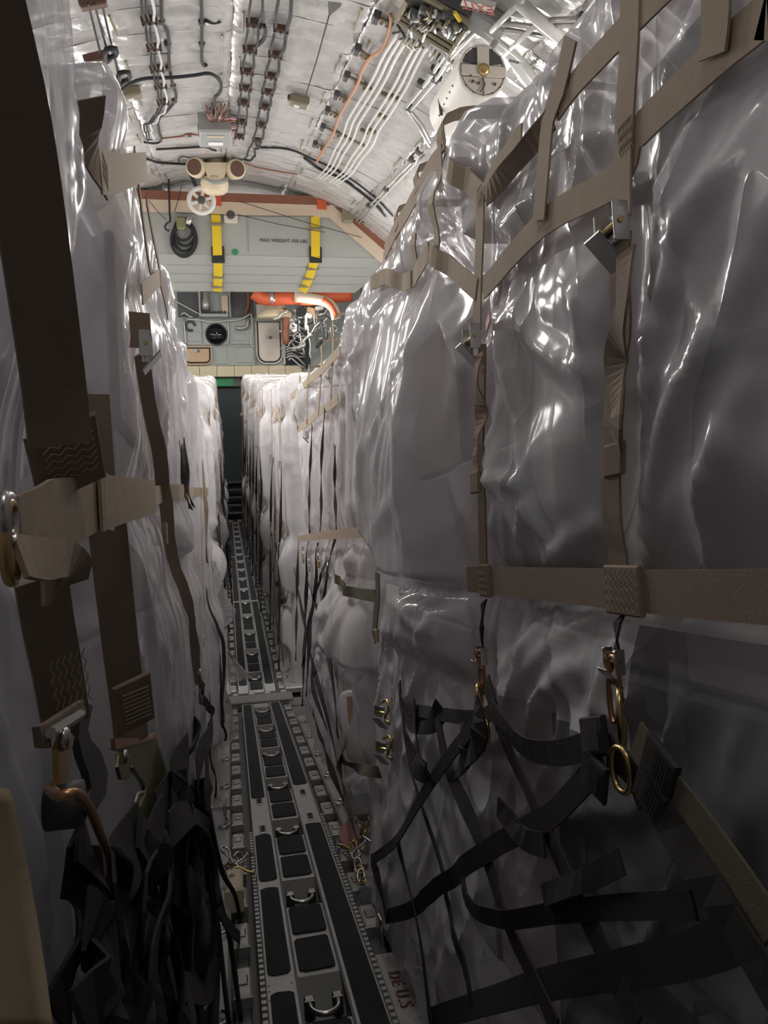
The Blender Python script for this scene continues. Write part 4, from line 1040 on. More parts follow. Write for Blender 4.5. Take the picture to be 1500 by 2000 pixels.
lb = thing('wrapped_load', RAMP.w((-1.4, 2.7, .02)), 'second left plastic-wrapped load, its boxy top rising to the ceiling blankets', 'cargo')
def lb_extra(Q, n):
    s, h = Q[:, 1], Q[:, 2]; wn = np.clip(n[:, 0], 0, 1)
    return wn*(.03*gauss_box(s, h, 1.5, 3.9, .2, 1.3, .3, .3, .1, .15)+.05*gauss_box(s, h, 2.2, 3.4, 1.35, 1.9, .2, .3, .04, .4))
cover(lb, RAMP, -1, XL+.015, 1.44, 4.0, .0, 2.45, 2.0, .016, list(lb_straps.values()), 4, 'film', .8, lb_extra, rad=.07, shear=-.16, pillow=.02)
cartons(lb, RAMP, -1, XL+.015, 1.46, 3.95, .0, 2.40, 1.95, 14, inset=.06, mats=('carton_pink', 'carton_grey', 'carton_pink'))
lc = thing('wrapped_load', RAMP.w((-1.4, 5.3, .02)), 'third left wrapped load at the foot of the ramp, loose plastic trailing low', 'cargo')
cover(lc, RAMP, -1, XL+.02, 4.12, 6.5, .0, 2.42, 2.0, .022, [], 5, 'film_white', 1.0, lambda Q, n: np.clip(n[:, 0], 0, 1)*.06*gauss_box(Q[:, 1], Q[:, 2], 4.3, 6.3, .2, 1.1, .3, .3, .1, .2), rad=.10, shear=-.1)
cartons(lc, RAMP, -1, XL+.02, 4.15, 6.45, .0, 2.35, 1.95, 15, inset=.09, mats=('carton_pink', 'paper', 'carton_grey'))
for s0, s1, lab in ((-1.35, 1.1, 'flat grey metal pallet under the near left load'), (1.3, 4.02, 'flat grey metal pallet under the second left load'), (4.1, 6.55, 'flat grey metal pallet under the third left load')):
    pallet(RAMP, -1, -.255, 2.2, s0, s1, lab)

# near left net: broad straps, hooks and links
OUT_A = unit([.55, -.83, 0])
nl = thing('cargo_net', fL(120, 1450), 'broad brown webbing net on the near left load, with steel hooks', 'net')
net_strap(nl, [fL(x, y, .085) for x, y in ((-50, 0), (-6, 170), (30, 360), (66, 600), (88, 760), (100, 870))], .050, OUT_A, 'brown', drape=False)
c = fL(106, 895, .06); al = unit(fL(120, 960, .06)-fL(92, 830, .06)); pc = patch(nl, c+OUT_A*.03, al, np.cross(al, OUT_A), .075, .070, 'brown', OUT_A); stitch(pc, c+OUT_A*.036, np.cross(al, OUT_A), al, .05, .045, 'stitch', 7, OUT_A)
net_strap(nl, [fL(x, y, .07) for x, y in ((8, 1035), (60, 1022), (110, 1003), (180, 982))], .062, OUT_L, 'tan', widths=(.045, .065, .062, .058))
net_strap(nl, [fL(x, y, .075) for x, y in ((178, 984), (215, 978), (255, 974), (292, 970))], .062, OUT_L, 'tan')
c = fL(205, 982, .082); patch(nl, c, SD, UP, .07, .07, 'tan', OUT_L)
link_ring(nl, fL(20, 1058, .085), UP, OUT_L, .050, .026, .004, 'brass', 'ring')
link_ring(nl, fL(16, 1012, .085), UP, OUT_L, .028, .024, .004, 'steel', 'ring')
# strap tail folded back through the ring
net_strap(nl, [fL(36, 1085, .09), fL(80, 1092, .095), fL(125, 1090, .095), fL(148, 1110, .085), fL(125, 1140, .07), fL(84, 1150, .06)], .030, unit([1, .2, .3]), 'tan', 'folded_tail', tw=(0, .2, .3, 1.0, 2.0, 2.8))
net_strap(nl, [fL(x, y, .05) for x, y in ((78, 1130), (92, 1220), (108, 1300), (120, 1370), (128, 1420))], .048, OUT_A, 'brown')
c = fL(112, 1318, .056)+OUT_A*.026; al = unit(fL(122, 1380)-fL(100, 1250)); stitch(nl, c, al, np.cross(al, OUT_A), .06, .036, 'stitch', 8, OUT_A)
net_strap(nl, [fL(x, y, .045) for x, y in ((186, 770), (192, 860), (200, 960))], .035, OUT_A, 'brown')
net_strap(nl, [fL(x, y, .045) for x, y in ((203, 1010), (216, 1130), (232, 1270), (246, 1380), (253, 1452))], .058, OUT_A, 'brown')
c = fL(243, 1365, .052); al = unit(fL(253, 1440)-fL(232, 1270)); pc = patch(nl, c+OUT_A*.03, al, np.cross(al, OUT_A), .09, .062, 'brown', OUT_A); stitch(pc, c+OUT_A*.036, al, np.cross(al, OUT_A), .06, .05, 'stitch', 8, OUT_A, 'bars')
# first hook: flat curved claw with bar, pivot plate and coppery rod
HL = {}
def fh(x, y, o): return fL(*c8(x, y), o)
hk = MB(); outl = [(430, 30), (480, 60), (452, 190), (470, 250), (530, 320), (570, 440), (555, 560), (505, 640), (430, 690), (380, 670), (400, 620), (450, 590), (470, 520), (455, 440), (420, 350), (395, 250), (400, 130)]
hk.prism([fh(x, y, .060) for x, y in outl], (.008, 0, 0)); h1 = hk.build('claw_hook', 'rail_dark', nl)
MB().tube([fh(285, 205, .078), fh(455, 100, .078)], .0045, 8).build('hook_bar', 'steel', h1)
MB().prism([fh(x, y, .072) for x, y in ((225, 170), (290, 140), (470, 20), (488, 90), (440, 150), (290, 240), (290, 290), (240, 285))], (-.006, 0, 0)).build('strap_plate', 'brown', h1)
MB().prism([fh(x, y, .074) for x, y in ((290, 300), (325, 210), (350, 195), (385, 230), (340, 500), (300, 500))], (.005, 0, 0)).build('pivot_plate', 'brass', h1)
MB().lathe(fh(352, 240, .08), OUT_L, [(0, .010), (.004, .009), (.006, .004)], 14).build('rivet', 'steel', h1, True)
MB().tube(resample([fh(x, y, o) for x, y, o in ((280, 520, .07), (330, 560, .085), (400, 550, .095), (450, 560, .095), (510, 640, .09), (560, 760, .085), (600, 880, .08), (612, 1010, .07))], .01), .0045, 9).build('coppery_rod', 'copper', h1, True)
MB().lathe(fh(400, 610, .075), OUT_L, [(-.02, .020), (.01, .020)], 16).build('pivot_drum', 'rail_dark', h1, True)
# second hook: olive plate, rivet and wire gate
pl = MB(); pl.prism([fh(x, y, .050) for x, y in ((615, 300), (865, 205), (880, 300), (945, 470), (955, 560), (900, 650), (800, 690), (740, 690), (800, 560), (805, 500), (740, 400), (740, 330))], (.006, 0, 0)); h2 = pl.build('plate_hook', 'olive_steel', nl)
MB().prism([fh(x, y, .058) for x, y in ((645, 400), (650, 330), (700, 300), (735, 330), (740, 400), (705, 470), (665, 470))], (.005, 0, 0)).build('hook_ear', 'olive_steel', h2)
MB().lathe(fh(697, 340, .066), OUT_L, [(0, .010), (.004, .009), (.006, .004)], 14).build('rivet', 'steel', h2, True)
MB().tube(resample([fh(x, y, .064) for x, y in ((740, 400), (800, 490), (805, 540), (770, 560), (755, 640), (745, 740))], .01), .0040, 8).build('wire_gate', 'steel_dull', h2, True)
MB().prism([fh(x, y, .056) for x, y in ((622, 240), (830, 235), (865, 205), (868, 240), (625, 300))], (.006, 0, 0)).build('strap_slot', 'copper', h2)

# slack dark side net bunched at the lower left
sl = thing('cargo_net', FX(300, 1990, -.30), 'dark slack side net bunched at the lower left below the hooks', 'net')
fS = lambda x, y, o=0.: FS(*c8(x, y), -.275+o, .02, -.385+o, 1.25)
dkl = [((390, 780), (420, 1000), (430, 1250), (370, 1500), (300, 1846)), ((400, 790), (500, 950), (580, 1120), (640, 1350), (680, 1600), (690, 1900)),
       ((745, 740), (680, 900), (640, 1000), (600, 1150), (640, 1300), (740, 1400)), ((740, 740), (800, 950), (740, 1100), (760, 1300), (800, 1420)), ((880, 640), (840, 760), (830, 900), (920, 1020), (880, 1200), (820, 1500), (840, 1880)),
       ((1060, 0), (1080, 150), (1060, 260), (980, 450), (900, 640)), ((1180, 0), (1190, 180), (1130, 320), (1110, 500), (1150, 680), (1190, 850), (1180, 1100), (1230, 1400), (1200, 1880)),
       ((960, 600), (1080, 700), (1130, 900), (1150, 1200)), ((1050, 280), (1000, 450), (1060, 650), (1040, 950), (1100, 1210)), ((930, 760), (1060, 660), (1160, 760)),
       ((960, 1090), (1090, 1220), (1200, 1180)), ((840, 1500), (960, 1600), (1100, 1650), (1220, 1560)), ((430, 1250), (560, 1500), (600, 1900)), ((900, 1200), (960, 1500), (1000, 1880)),
       ((640, 1350), (560, 1600), (480, 1880)), ((1090, 1100), (1060, 1400), (1100, 1880))]
for i, q in enumerate(dkl):
    net_strap(sl, [fS(x, y, .01+.007*(i % 5)) for x, y in q], (.055, .045, .065)[i % 3], OUT_L, 'dark', 'strap', seg=.03, tw=(0, .5*(-1)**i, -.4, .3))
# folded dark canvas-like net panel behind the straps
nu, nv = 40, 50; Vv = []
for j in range(nv):
    for i in range(nu):
        u, v = i/(nu-1), j/(nv-1)
        x = 400+(1150-400)*u + 60*math.sin(v*3); y = (760+190*math.sin(u*5+.5)*(1-v)-120*u)*(1-v)+1900*v
        o = -.03+.022*math.sin(u*15+v*4)+.014*math.sin(u*31-v*7)
        Vv.append(lift(fS(x, y, o), .006)+np.array([.016*math.sin(u*15+v*4)+.012*math.sin(u*31-v*7)+.02, 0, 0]))
link_mesh('bunched_webbing', Vv, [(j*nu+i, j*nu+i+1, (j+1)*nu+i+1, (j+1)*nu+i) for j in range(nv-1) for i in range(nu-1)], 'dark', sl, True)
link_ring(sl, fS(870, 1000, .03), UP, OUT_L, .05, .05, .006, 'steel_dull', 'ring')
# thin dark cords running down to the pallet rim
for i, q in enumerate((((1165, 300), (1175, 700), (1200, 1000), (1240, 1400), (1290, 1846)), ((1190, 900), (1240, 1150), (1300, 1400), (1360, 1846)), ((1170, 640), (1250, 980), (1330, 1140), (1370, 1380)), ((1160, 760), (1210, 960), (1230, 1180)))):
    MB().tube(resample([fS(x, y, .03+.01*i) for x, y in q], .04), .0075, 6).build('cord', 'dark', sl, True)
net_strap(sl, [fS(x, y, .045) for x, y in ((1215, 1170), (1280, 1290), (1370, 1390))], .04, OUT_L, 'dark')
# tan canvas edge at the lower left corner
t = thing('canvas_flap', FX(10, 1990, -.36), 'blurred tan canvas edge in the lower left corner', 'canvas')
Vv = []
for j in range(16):
    for i in range(8):
        v = j/15; u = i/7; x = -160+(160+8+84*v**.8)*u; y = 1540+480*v; Vv.append(FX(x, y, -.325+.006*math.sin(u*6+v*3)))
fl = link_mesh('flap', Vv, [(j*8+i, j*8+i+1, (j+1)*8+i+1, (j+1)*8+i) for j in range(15) for i in range(7)], 'cloth', t, True)
sm = fl.modifiers.new('thickness', 'SOLIDIFY'); sm.thickness = .004
# dark metal piece at the very top left
t = thing('strap_fitting', FX(4, 60, -.36), 'dark metal strap fitting at the upper left picture edge', 'fitting')
MB().prism([FX(x, y, -.36) for x, y in ((-30, 20), (4, 18), (22, 80), (14, 86), (0, 62), (-30, 60))], (.006, 0, 0)).build('plate', 'steel_dull', t)

# net over the second left load
n2 = thing('cargo_net', RAMP.w((XL+.04, 2.8, 1.2)), 'tan and brown net on the second left load, buckle at mid-height', 'net')
for k, pts in lb_straps.items():
    net_strap(n2, pts, {'T1': .07, 'S3': .04, 'U1': .03, 'U2': .03, 'S4': .03}.get(k, .05), OUT_A if k in ('S3', 'S3a', 'S5') else OUT_L, 'brown' if k in ('S3', 'S3a', 'S4', 'S5', 'T3', 'U1', 'U2') else 'tan', tw=(0, .4, -.2, .3, 0) if k == 'S3' else None)
stitch(n2, fL(200, 335, .045), UP, SD, .05, .06, 'stitch', 7, OUT_L)
buckle(n2, fL(270, 676, .05), UP, OUT_L, 1.1)
c = fL(321, 1042, .05); patch(n2, c, UP, SD, .06, .05, 'brown', OUT_L)
net_hook(n2, fL(374, 1345, .05), UP, OUT_L, 1.2, 'steel_dull')
n3 = thing('cargo_net', RAMP.w((XL+.04, 5.2, .6)), 'dark hanging net straps on the third left load, above the trailing plastic', 'net')
for i, q in enumerate((((352, 870), (356, 930), (360, 995)), ((356, 860), (362, 930), (366, 990)), ((398, 1150), (402, 1230), (408, 1330), (412, 1450)), ((384, 900), (390, 1000), (396, 1100)), ((376, 1330), (396, 1400), (410, 1500), (416, 1600)), ((405, 1280), (412, 1400), (418, 1560)))):
    net_strap(n3, [FX(x, y, -.355) for x, y in q], .035, OUT_L, 'dark' if i != 3 else 'tan', tw=(0, .6, -.4))
# loose plastic trailing at the foot of the left loads
def rag(name, pts, X, lab, mt='film_white', seed=0, n=14):
    t = thing(name, FY(*pts[2], X), lab, 'plastic')
    A, B, C_, D_ = [FY(*p, X) for p in pts]; rg = np.random.RandomState(seed); Vv = []
    for j in range(n):
        for i in range(n):
            u, v = i/(n-1), j/(n-1); P = (A*(1-u)+B*u)*(1-v)+(D_*(1-u)+C_*u)*v
            P = P+np.array([.05*math.sin(u*7+seed)*v+.02*rg.rand(), .02*rg.rand(), .03*math.sin(u*9+v*4+seed)*(.3+v)]); Vv.append(P)
    link_mesh('sheet', Vv, [(j*n+i, j*n+i+1, (j+1)*n+i+1, (j+1)*n+i) for j in range(n-1) for i in range(n-1)], mt, t, True)
rag('plastic_scrap', [(404, 1090), (420, 1100), (446, 1210), (408, 1250)], 5.6, 'loose white plastic corner bulging over the left edge of the walkway', seed=1)
rag('plastic_scrap', [(408, 1275), (424, 1280), (452, 1440), (420, 1470)], 5.0, 'torn white plastic tail hanging low at the left of the ramp foot', seed=2)
rag('plastic_scrap', [(420, 1250), (440, 1260), (484, 1330), (440, 1320)], 6.7, 'thin white plastic wisp trailing beside the hinge plate', seed=3)
rag('plastic_scrap', [(410, 1560), (440, 1560), (450, 1660), (415, 1650)], 3.7, 'crumpled pale plastic by the left tie-down hooks', seed=4)
rag('plastic_scrap', [(730, 1690), (752, 1700), (748, 1800), (712, 1780)], 2.75, 'pale plastic flap by the brass hooks right of the walkway', seed=5)
rag('plastic_scrap', [(535, 1200), (556, 1210), (570, 1262), (532, 1245)], 9.2, 'small white plastic scrap low on the right beyond the hinge', seed=6)
rag('plastic_scrap', [(508, 1090), (535, 1086), (540, 1122), (505, 1110)], 12.6, 'white bag scrap lying against the far right cargo base', seed=7)

# ------------------------------------------------------------------ loads on the level floor
def floor_load(side, X, y0, y1, z1, seed, lab, netlab, pallab, amp=1., extra=None, mt='film_white'):
    t = thing('wrapped_load', (side*1.5, (y0+y1)/2, .02), lab, 'cargo')
    OUT = np.array([-side, 0, 0]); Xs = X-side*.03
    ys_ = np.linspace(y0+.35, y1-.35, 3); lines = [[(Xs, y, z1-.08), (Xs, y, .9)] for y in ys_]+[[(Xs, y0, z1-.35), (Xs, y1, z1-.35)], [(Xs, y0, 1.5), (Xs, y1, 1.5)]]
    cover(t, FLOOR, side, X, y0, y1, 0, z1, 2.1, .03, [[np.array(p) for p in l] for l in lines], seed, mt, amp, extra, rad=.10, shear=.05*side, pillow=.025)
    cartons(t, FLOOR, side, X, y0+.02, y1-.02, 0, z1-.06, 2.05, seed+30, inset=.10, cell=(.8, .7), mats=('carton_pink', 'paper', 'carton_grey', 'carton'))
    n = thing('cargo_net', (Xs, (y0+y1)/2, .05), netlab, 'net')
    rg = random.Random(seed)
    zz = z1-.35
    for i, y in enumerate(ys_):
        p = [np.array([Xs-side*.01*k, y+rg.uniform(-.04, .04), z]) for k, z in enumerate((z1-.05, zz, zz-.5))]
        net_strap(n, p, .06, OUT, 'tan', seg=.15); net_strap(n, [p[0], np.array([Xs+side*.12, y, z1+.04]), np.array([Xs+side*.7, y, z1+.06])], .06, unit(OUT+np.array([0, 0, 1])), 'tan', seg=.15)
        q = [np.array([Xs-side*(.02+.03*k), y+rg.uniform(-.05, .05), z]) for k, z in enumerate((zz-.5, 1.9, 1.3, .6, .05))]
        net_strap(n, q, .05, OUT, 'brown' if i % 2 else 'dark', seg=.15, tw=(0, .7, -.5, .4))
        buckle(n, p[2]+OUT*.01, (0, 0, 1), OUT, 1.2); net_hook(n, q[2], (0, 0, 1), OUT, 1.4)
    for z, mt_ in ((zz, 'tan'), (1.5, 'brown'), (.8, 'dark')):
        k = [np.array([Xs-side*(.01 if z > 1 else .06), y, z+.06*(-1)**i]) for i, y in enumerate(np.linspace(y0+.1, y1-.1, 6))]; net_strap(n, k, .055, OUT, mt_, seg=.2)
    for i in range(len(ys_)-1):
        net_strap(n, [np.array([Xs-side*.06, ys_[i], 1.25]), np.array([Xs-side*.09, ys_[i+1], .1])], .045, OUT, 'dark', seg=.2)
        net_strap(n, [np.array([Xs-side*.06, ys_[i+1], 1.25]), np.array([Xs-side*.09, ys_[i], .1])], .045, OUT, 'dark', seg=.2)
    pallet(FLOOR, side, .275 if side > 0 else -.245, 2.25, y0-.05, y1+.05, pallab)
lump = lambda Q, y0: .07*gauss_box(Q[:, 1], Q[:, 2], y0, y0+.7, .9, 1.5, .1, .3, .05, .3)+.09*gauss_box(Q[:, 1], Q[:, 2], y0+.1, y0+1., .3, .8, .2, .3, .05, .2)+.06*gauss_box(Q[:, 1], Q[:, 2], y0+1.2, y0+2., .6, 1.3, .2, .3, .05, .3)
bul = lambda side, y0, a: (lambda Q, n: np.clip(-side*n[:, 0], 0, 1)*(lump(Q, y0)+a*gauss_box(Q[:, 1], Q[:, 2], y0-.1, y0+2, .9, 3.4, .05, 1.2, .3, 1.2)))
ords = ['first', 'second', 'third', 'fourth', 'fifth']
yy = 7.35
for i in range(5):
    L = 2.35; z = (3.02, 3.10, 3.30, 3.50, 3.70)[i]
    floor_load(1, (.42, .36, .34, .33, .32)[i], yy, yy+L, z, 20+i, f'{ords[i]} white wrapped load past the ramp hinge on the right', f'net over the {ords[i]} white load past the hinge on the right', f'grey pallet under the {ords[i]} load past the hinge on the right', 1.1, bul(1, yy, .05))
    floor_load(-1, (-.42, -.36, -.35, -.35, -.35)[i], yy, yy+L, z-.02, 40+i, f'{ords[i]} wrapped load past the ramp hinge on the left', f'net over the {ords[i]} load past the hinge on the left', f'grey pallet under the {ords[i]} load past the hinge on the left', 1.1, bul(-1, yy, .07))
    yy += 2.6

# ================================================================== FITTINGS UNDER THE CROWN
def cn(P):                                    # inward normal of the crown at a point
    v = np.array([P[0], 0, P[2]-(crown(P[1])-CR)]); return -unit(v)
def frame_at(P):
    n = cn(P); t = unit(np.array([0, 1, .1227])); a = unit(np.cross(t, n)); return np.stack([a, np.cross(n, a), n], 1)
def C1(x, y, o=.07): return CE(*c1(x, y), o)
def C2(x, y, o=.07): return CE(*c2(x, y), o)
def run(label, br, offs, cables, mats_, bw=.115, extra_lo=None, top=None, cat='cables', r=.011):
    """cables clipped under a row of brown brackets"""
    Q = [C1(*p) for p in br]; t = thing('cable_run', Q[len(Q)//2], label, cat)
    for P in Q: MB().box(P, (bw, .045, .05), frame_at(P), .008).build('bracket', 'bracket', t)
    for P in Q:
        for sx in (-.4, 0, .4): MB().box(P+frame_at(P)[:, 0]*sx*bw+cn(P)*.03, (.02, .03, .02), frame_at(P), .003).build('clip', 'dark_box', t)
    pts = list(Q)
    if top: pts = [C1(*p) for p in top]+pts
    if extra_lo: pts = pts+[C1(*p) for p in extra_lo]
    for k, o in enumerate(offs):
        w = [P+frame_at(P)[:, 0]*o*(1 if i % 2 else .85)+cn(P)*.01 for i, P in enumerate(pts)]
        mids = []
        for i in range(len(w)-1): mids += [w[i], (w[i]+w[i+1])/2+cn(w[i])*.03+frame_at(w[i])[:, 0]*.012*(1 if k else -1)]
        mids.append(w[-1]); MB().tube(resample(mids, .06), r if k % 2 == 0 else r*.8, 6).build('cable', mats_[k % len(mats_)], t, True)
    return t
run('cable run with white wire and brown brackets, left of the ceiling centre', [(410, 85), (430, 197), (442, 287), (457, 358), (468, 427)], (-.03, .0, .03), 3, ('white_tube', 'cable', 'cable'), top=[(390, -60)], extra_lo=[(440, 480), (400, 515), (405, 550), (418, 580)])
run('left of two twin black cable runs near the ceiling centre', [(848, 97), (832, 207), (820, 298), (813, 367), (805, 430), (797, 508), (787, 570)], (-.035, .035), 2, ('cable',), top=[(865, -60)])
run('right of two twin black cable runs near the ceiling centre', [(962, 120), (938, 228), (920, 317), (905, 383), (893, 446), (878, 522), (862, 585)], (-.04, .04), 2, ('cable',), top=[(985, -60)], extra_lo=[(840, 620), (835, 650), (800, 663)], r=.015)
def cable(name, label, pts, r, mt, o=.06, cat='cable', clips=()):
    Q = [C1(*p, o) for p in pts]; t = thing(name, Q[-1], label, cat)
    MB().tube(resample(Q, .06), r, 6).build('cable', mt, t, True)
    for p in clips:
        P = C1(*p, .05); MB().box(P, (.05, .05, .05), frame_at(P), .008).build('clip', 'dark_box', t)
cable('black_cable', 'wavy black cable beside the bracketed run, left ceiling', [(460, -30), (465, 80), (488, 140), (492, 200), (495, 280), (508, 350), (522, 410), (490, 460), (450, 500), (452, 550), (460, 590), (430, 600), (390, 595)], .014, 'cable', clips=((462, 85), (487, 185), (490, 280), (510, 355), (515, 418)))
cable('black_cable', 'short black cable ending in a hook, near the ceiling centre', [(627, -30), (630, 90), (630, 180), (631, 255), (640, 275), (650, 272)], .014, 'cable', clips=((630, 90), (630, 180)))
cable('black_cable', 'long grey cable crossing the ceiling to the grey junction box', [(290, 380), (340, 345), (400, 328), (500, 325), (600, 315), (660, 307), (700, 330), (712, 365), (700, 395), (685, 410), (684, 470)], .016, 'cable', .09)
cable('black_cable', 'curved black hose end beside the twin cable runs', [(645, 86), (680, 95), (708, 88)], .014, 'black')
cable('black_cable', 'black hose bending off the left twin run', [(850, 200), (885, 170), (897, 135), (890, 106)], .016, 'black', .1)
cable('black_cable', 'black cable running right from the twin run to the side wall', [(855, 590), (870, 615), (960, 620), (1020, 632), (1080, 660), (1170, 700), (1240, 740), (1310, 790), (1370, 840), (1430, 905)], .014, 'cable')
cable('black_cable', 'second black cable sweeping down the right ceiling edge', [(1060, 660), (1120, 705), (1210, 745), (1290, 800), (1350, 850), (1400, 905)], .02, 'black')
cable('black_cable', 'black cable from the left to the cream duct', [(400, 665), (450, 680), (520, 685), (580, 690), (600, 710)], .016, 'black')
cable('black_cable', 'upper black cable above the cream duct', [(440, 625), (540, 620), (640, 615), (670, 625), (690, 630)], .014, 'black')
cable('red_cable', 'thin reddish cable left of the grey junction box', [(460, 580), (540, 570), (580, 562), (640, 570)], .010, 'rust', clips=((578, 562),))
cable('black_cable', 'looped black cable left of the cream duct', [(580, 660), (550, 655), (532, 668), (545, 685), (600, 690)], .008, 'black')
cable('red_cable', 'thin reddish cable right of the cream duct', [(800, 680), (860, 700), (940, 715), (1030, 730)], .010, 'rust')
# D-shaped pull handles on wires at the upper left
for (x, y), wires, blk, lab in (((250, 225), (((155, 15), (205, 220)), ((180, 15), (240, 235))), (190, 245), 'upper black D-shaped pull handle on wires at the upper left ceiling'),
                           ((305, 325), (((212, 15), (285, 330)),), None, 'lower black D-shaped pull handle on a wire at the upper left ceiling')):
    t = thing('pull_handle', C1(x, y, .22), lab, 'handle')
    for q in wires: MB().tube([C1(*q[0], .14), C1(*q[1], .2)], .008, 5).build('wire', 'cable', t)
    pts = [C1(x+dx, y+dy, .22) for dx, dy in ((-22, 22), (-25, 0), (-18, -20), (0, -24), (20, -22), (24, -5), (20, 8), (0, 14), (-8, 28), (-20, 34))]
    MB().tube(pts, .018, 6, closed=True).build('handle', 'black', t, True)
    if blk: P = C1(*blk, .16); MB().box(P, (.18, .08, .07), frame_at(P), .01).build('rail_block', 'bracket', t); P = C1(175, 12, .12); MB().box(P, (.17, .07, .06), frame_at(P), .01).build('mount', 'bracket', t)
# small boxes on the blankets
def ceil_box(name, label, x, y, sz, mt, knob=True):
    P = C1(x, y, .09); A = frame_at(P); t = thing(name, P, label, 'box')
    MB().box(P, sz, A, .012).build('case', mt, t)
    if knob:
        MB().lathe(P+A[:, 2]*sz[2]*.5+A[:, 0]*.02, A[:, 2], [(0, .03), (.01, .028), (.015, .01)], 14).build('lens', 'paper', t, True)
        MB().box(P+A[:, 0]*sz[0]*.5-A[:, 1]*.03, (.05, .05, .05), A, .01).build('latch', 'dark_box', t)
    return t, P, A
ceil_box('olive_box', 'small olive box at the left ceiling below the pull handles', 337, 392, (.17, .13, .08), 'olive_box')
ceil_box('olive_box', 'small olive box at the lower end of the pennant string', 1038, 425, (.18, .13, .08), 'olive_box')
t = thing('pennant', C1(1185, 65, .12), 'dark triangular pennant with a long string on the ceiling', 'pennant')
MB().prism([C1(x, y, .12) for x, y in ((1158, 5), (1215, 12), (1212, 25), (1165, 66), (1160, 60))], (0, -.01, -.006)).build('flag', 'dark_box', t)
MB().tube([C1(1163, 66, .12), C1(1115, 240, .12), C1(1063, 408, .14)], .006, 5).build('string', 'cable', t)
# grey junction box with reddish wiring
P = C1(685, 545, .14); A = frame_at(P)
t = thing('junction_box', P, 'grey junction box with reddish wiring at the ceiling centre above the cream duct', 'box')
MB().box(P+A[:, 1]*.16, (.36, .30, .16), A, .02).build('upper_case', 'gb', t); MB().box(P-A[:, 1]*.14, (.34, .26, .22), A, .02).build('lower_case', 'gb', t)
MB().box(P+A[:, 1]*.16+A[:, 2]*.085, (.16, .10, .01), A, .003).build('label_plate', 'paper', t); MB().box(P-A[:, 1]*.14+A[:, 2]*.115, (.18, .03, .01), A, .003).build('label_strip', 'cream', t)
rg = random.Random(9)
for k in range(14):
    q = [C1(660+k*4, 515-rg.uniform(0, 20), .12), C1(655+k*6+rg.uniform(-12, 12), 480+rg.uniform(-10, 10), .13), C1(640+k*8, 425+rg.uniform(0, 50), .07)]
    MB().tube(resample(q, .06), .008, 5).build('wire', rg.choice(['rust', 'cable', 'bracket', 'pipe']), t, True)
for k in range(8):
    q = [C1(725, 500+k*8, .12), C1(745+rg.uniform(-6, 10), 495+k*10, .12), C1(775, 500+k*9, .07)]
    MB().tube(resample(q, .06), .008, 5).build('wire', rg.choice(['rust', 'cable', 'pink']), t, True)
# cream Y-shaped duct hanging in front of the beam
c = FY(*c1(690, 715), 11.0)
t = thing('cream_duct', FY(*c1(685, 815), 11.0), 'cream Y-shaped air outlet with two round black mouths, hanging above the beam', 'duct')
k_ = 11.0/1500/2.143
def dpt(x, y, dy=0.): return FY(*c1(x, y), 11.0+dy)
for sx, (mx, my) in ((-1, (610, 703)), (1, (768, 710))):
    body = MB(); body.tube(resample([dpt(690-sx*0, 640, .25), dpt(690+sx*55, 655, .12), dpt(690+sx*80, 690, -.05), dpt(mx, my, -.22)], .05), [.16]*1+[.165]*200 if False else .125, 14); body.build('outlet_arm', 'cream', t, True)
    a = unit(dpt(mx, my, -.22)-dpt(690+sx*80, 690, -.05))
    a = unit(np.array([sx*.35, -.9, -.15])); MB().lathe(dpt(mx, my, -.25), a, [(-.06, .120), (.05, .126), (.09, .118)], 22).build('outlet_cup', 'cream', t, True); MB().lathe(dpt(mx, my, -.25)+a*.088, a, [(0, .100), (.006, .098)], 22).build('black_mouth', 'bracket', t)
MB().tube(resample([dpt(688, 630, .3), dpt(688, 690, .0), dpt(688, 745, -.1), dpt(686, 790, -.12)], .05), .15, 14).build('stem', 'cream', t, True)
MB().lathe(dpt(686, 812, -.12), (0, -.1, 1), [(0, .12), (.04, .17), (.13, .185), (.2, .17)], 22).build('lower_collar', 'cream', t, True)
MB().lathe(dpt(686, 765, -.15), (0, -.6, .8), [(0, .15), (.04, .165), (.09, .155)], 22).build('grey_ring', 'gb', t, True)
MB().prism([dpt(x, y, -.30) for x, y in ((635, 680), (745, 680), (722, 740), (690, 760), (655, 740))], (0, .12, 0)).build('throat', 'cream', t)
MB().box(dpt(688, 640, -.05), (.20, .2, .12), bev=.03).build('clamp', 'dark_box', t)
# brackets with orange wire, right side of the ceiling
BR = [((1355, 65), (1430, 105)), ((1275, 200), (1335, 240)), ((1230, 312), (1345, 375)), ((1188, 390), (1240, 420)), ((1150, 455), (1205, 485)), ((1130, 525), (1310, 610)), ((1098, 595), (1145, 622))]
t = thing('wire_run', C1(1240, 425), 'orange wire clipped to a row of brown angle brackets, right ceiling', 'wires')
for a, bb in BR:
    MB().tube([C1(*a, .06), C1(*bb, .06)], .016, 6).build('bracket', 'olive_box', t)
    P = C1(a[0]+6, a[1]+8, .09); MB().box(P, (.05, .09, .06), frame_at(P), .008).build('bracket_block', 'dark_box', t)
    for f in (.4, .7): P = C1(a[0]+(bb[0]-a[0])*f, a[1]+(bb[1]-a[1])*f+8, .06); MB().box(P, (.025, .05, .03), frame_at(P), .004).build('clip', 'bracket', t)
MB().tube(resample([C1(*p, .085) for p in ((1420, 60), (1420, 110), (1390, 200), (1335, 242), (1300, 300), (1285, 345), (1240, 425), (1205, 488), (1180, 560), (1140, 625), (1110, 680))], .06), .013, 6).build('orange_wire', 'orange_wire', t, True)
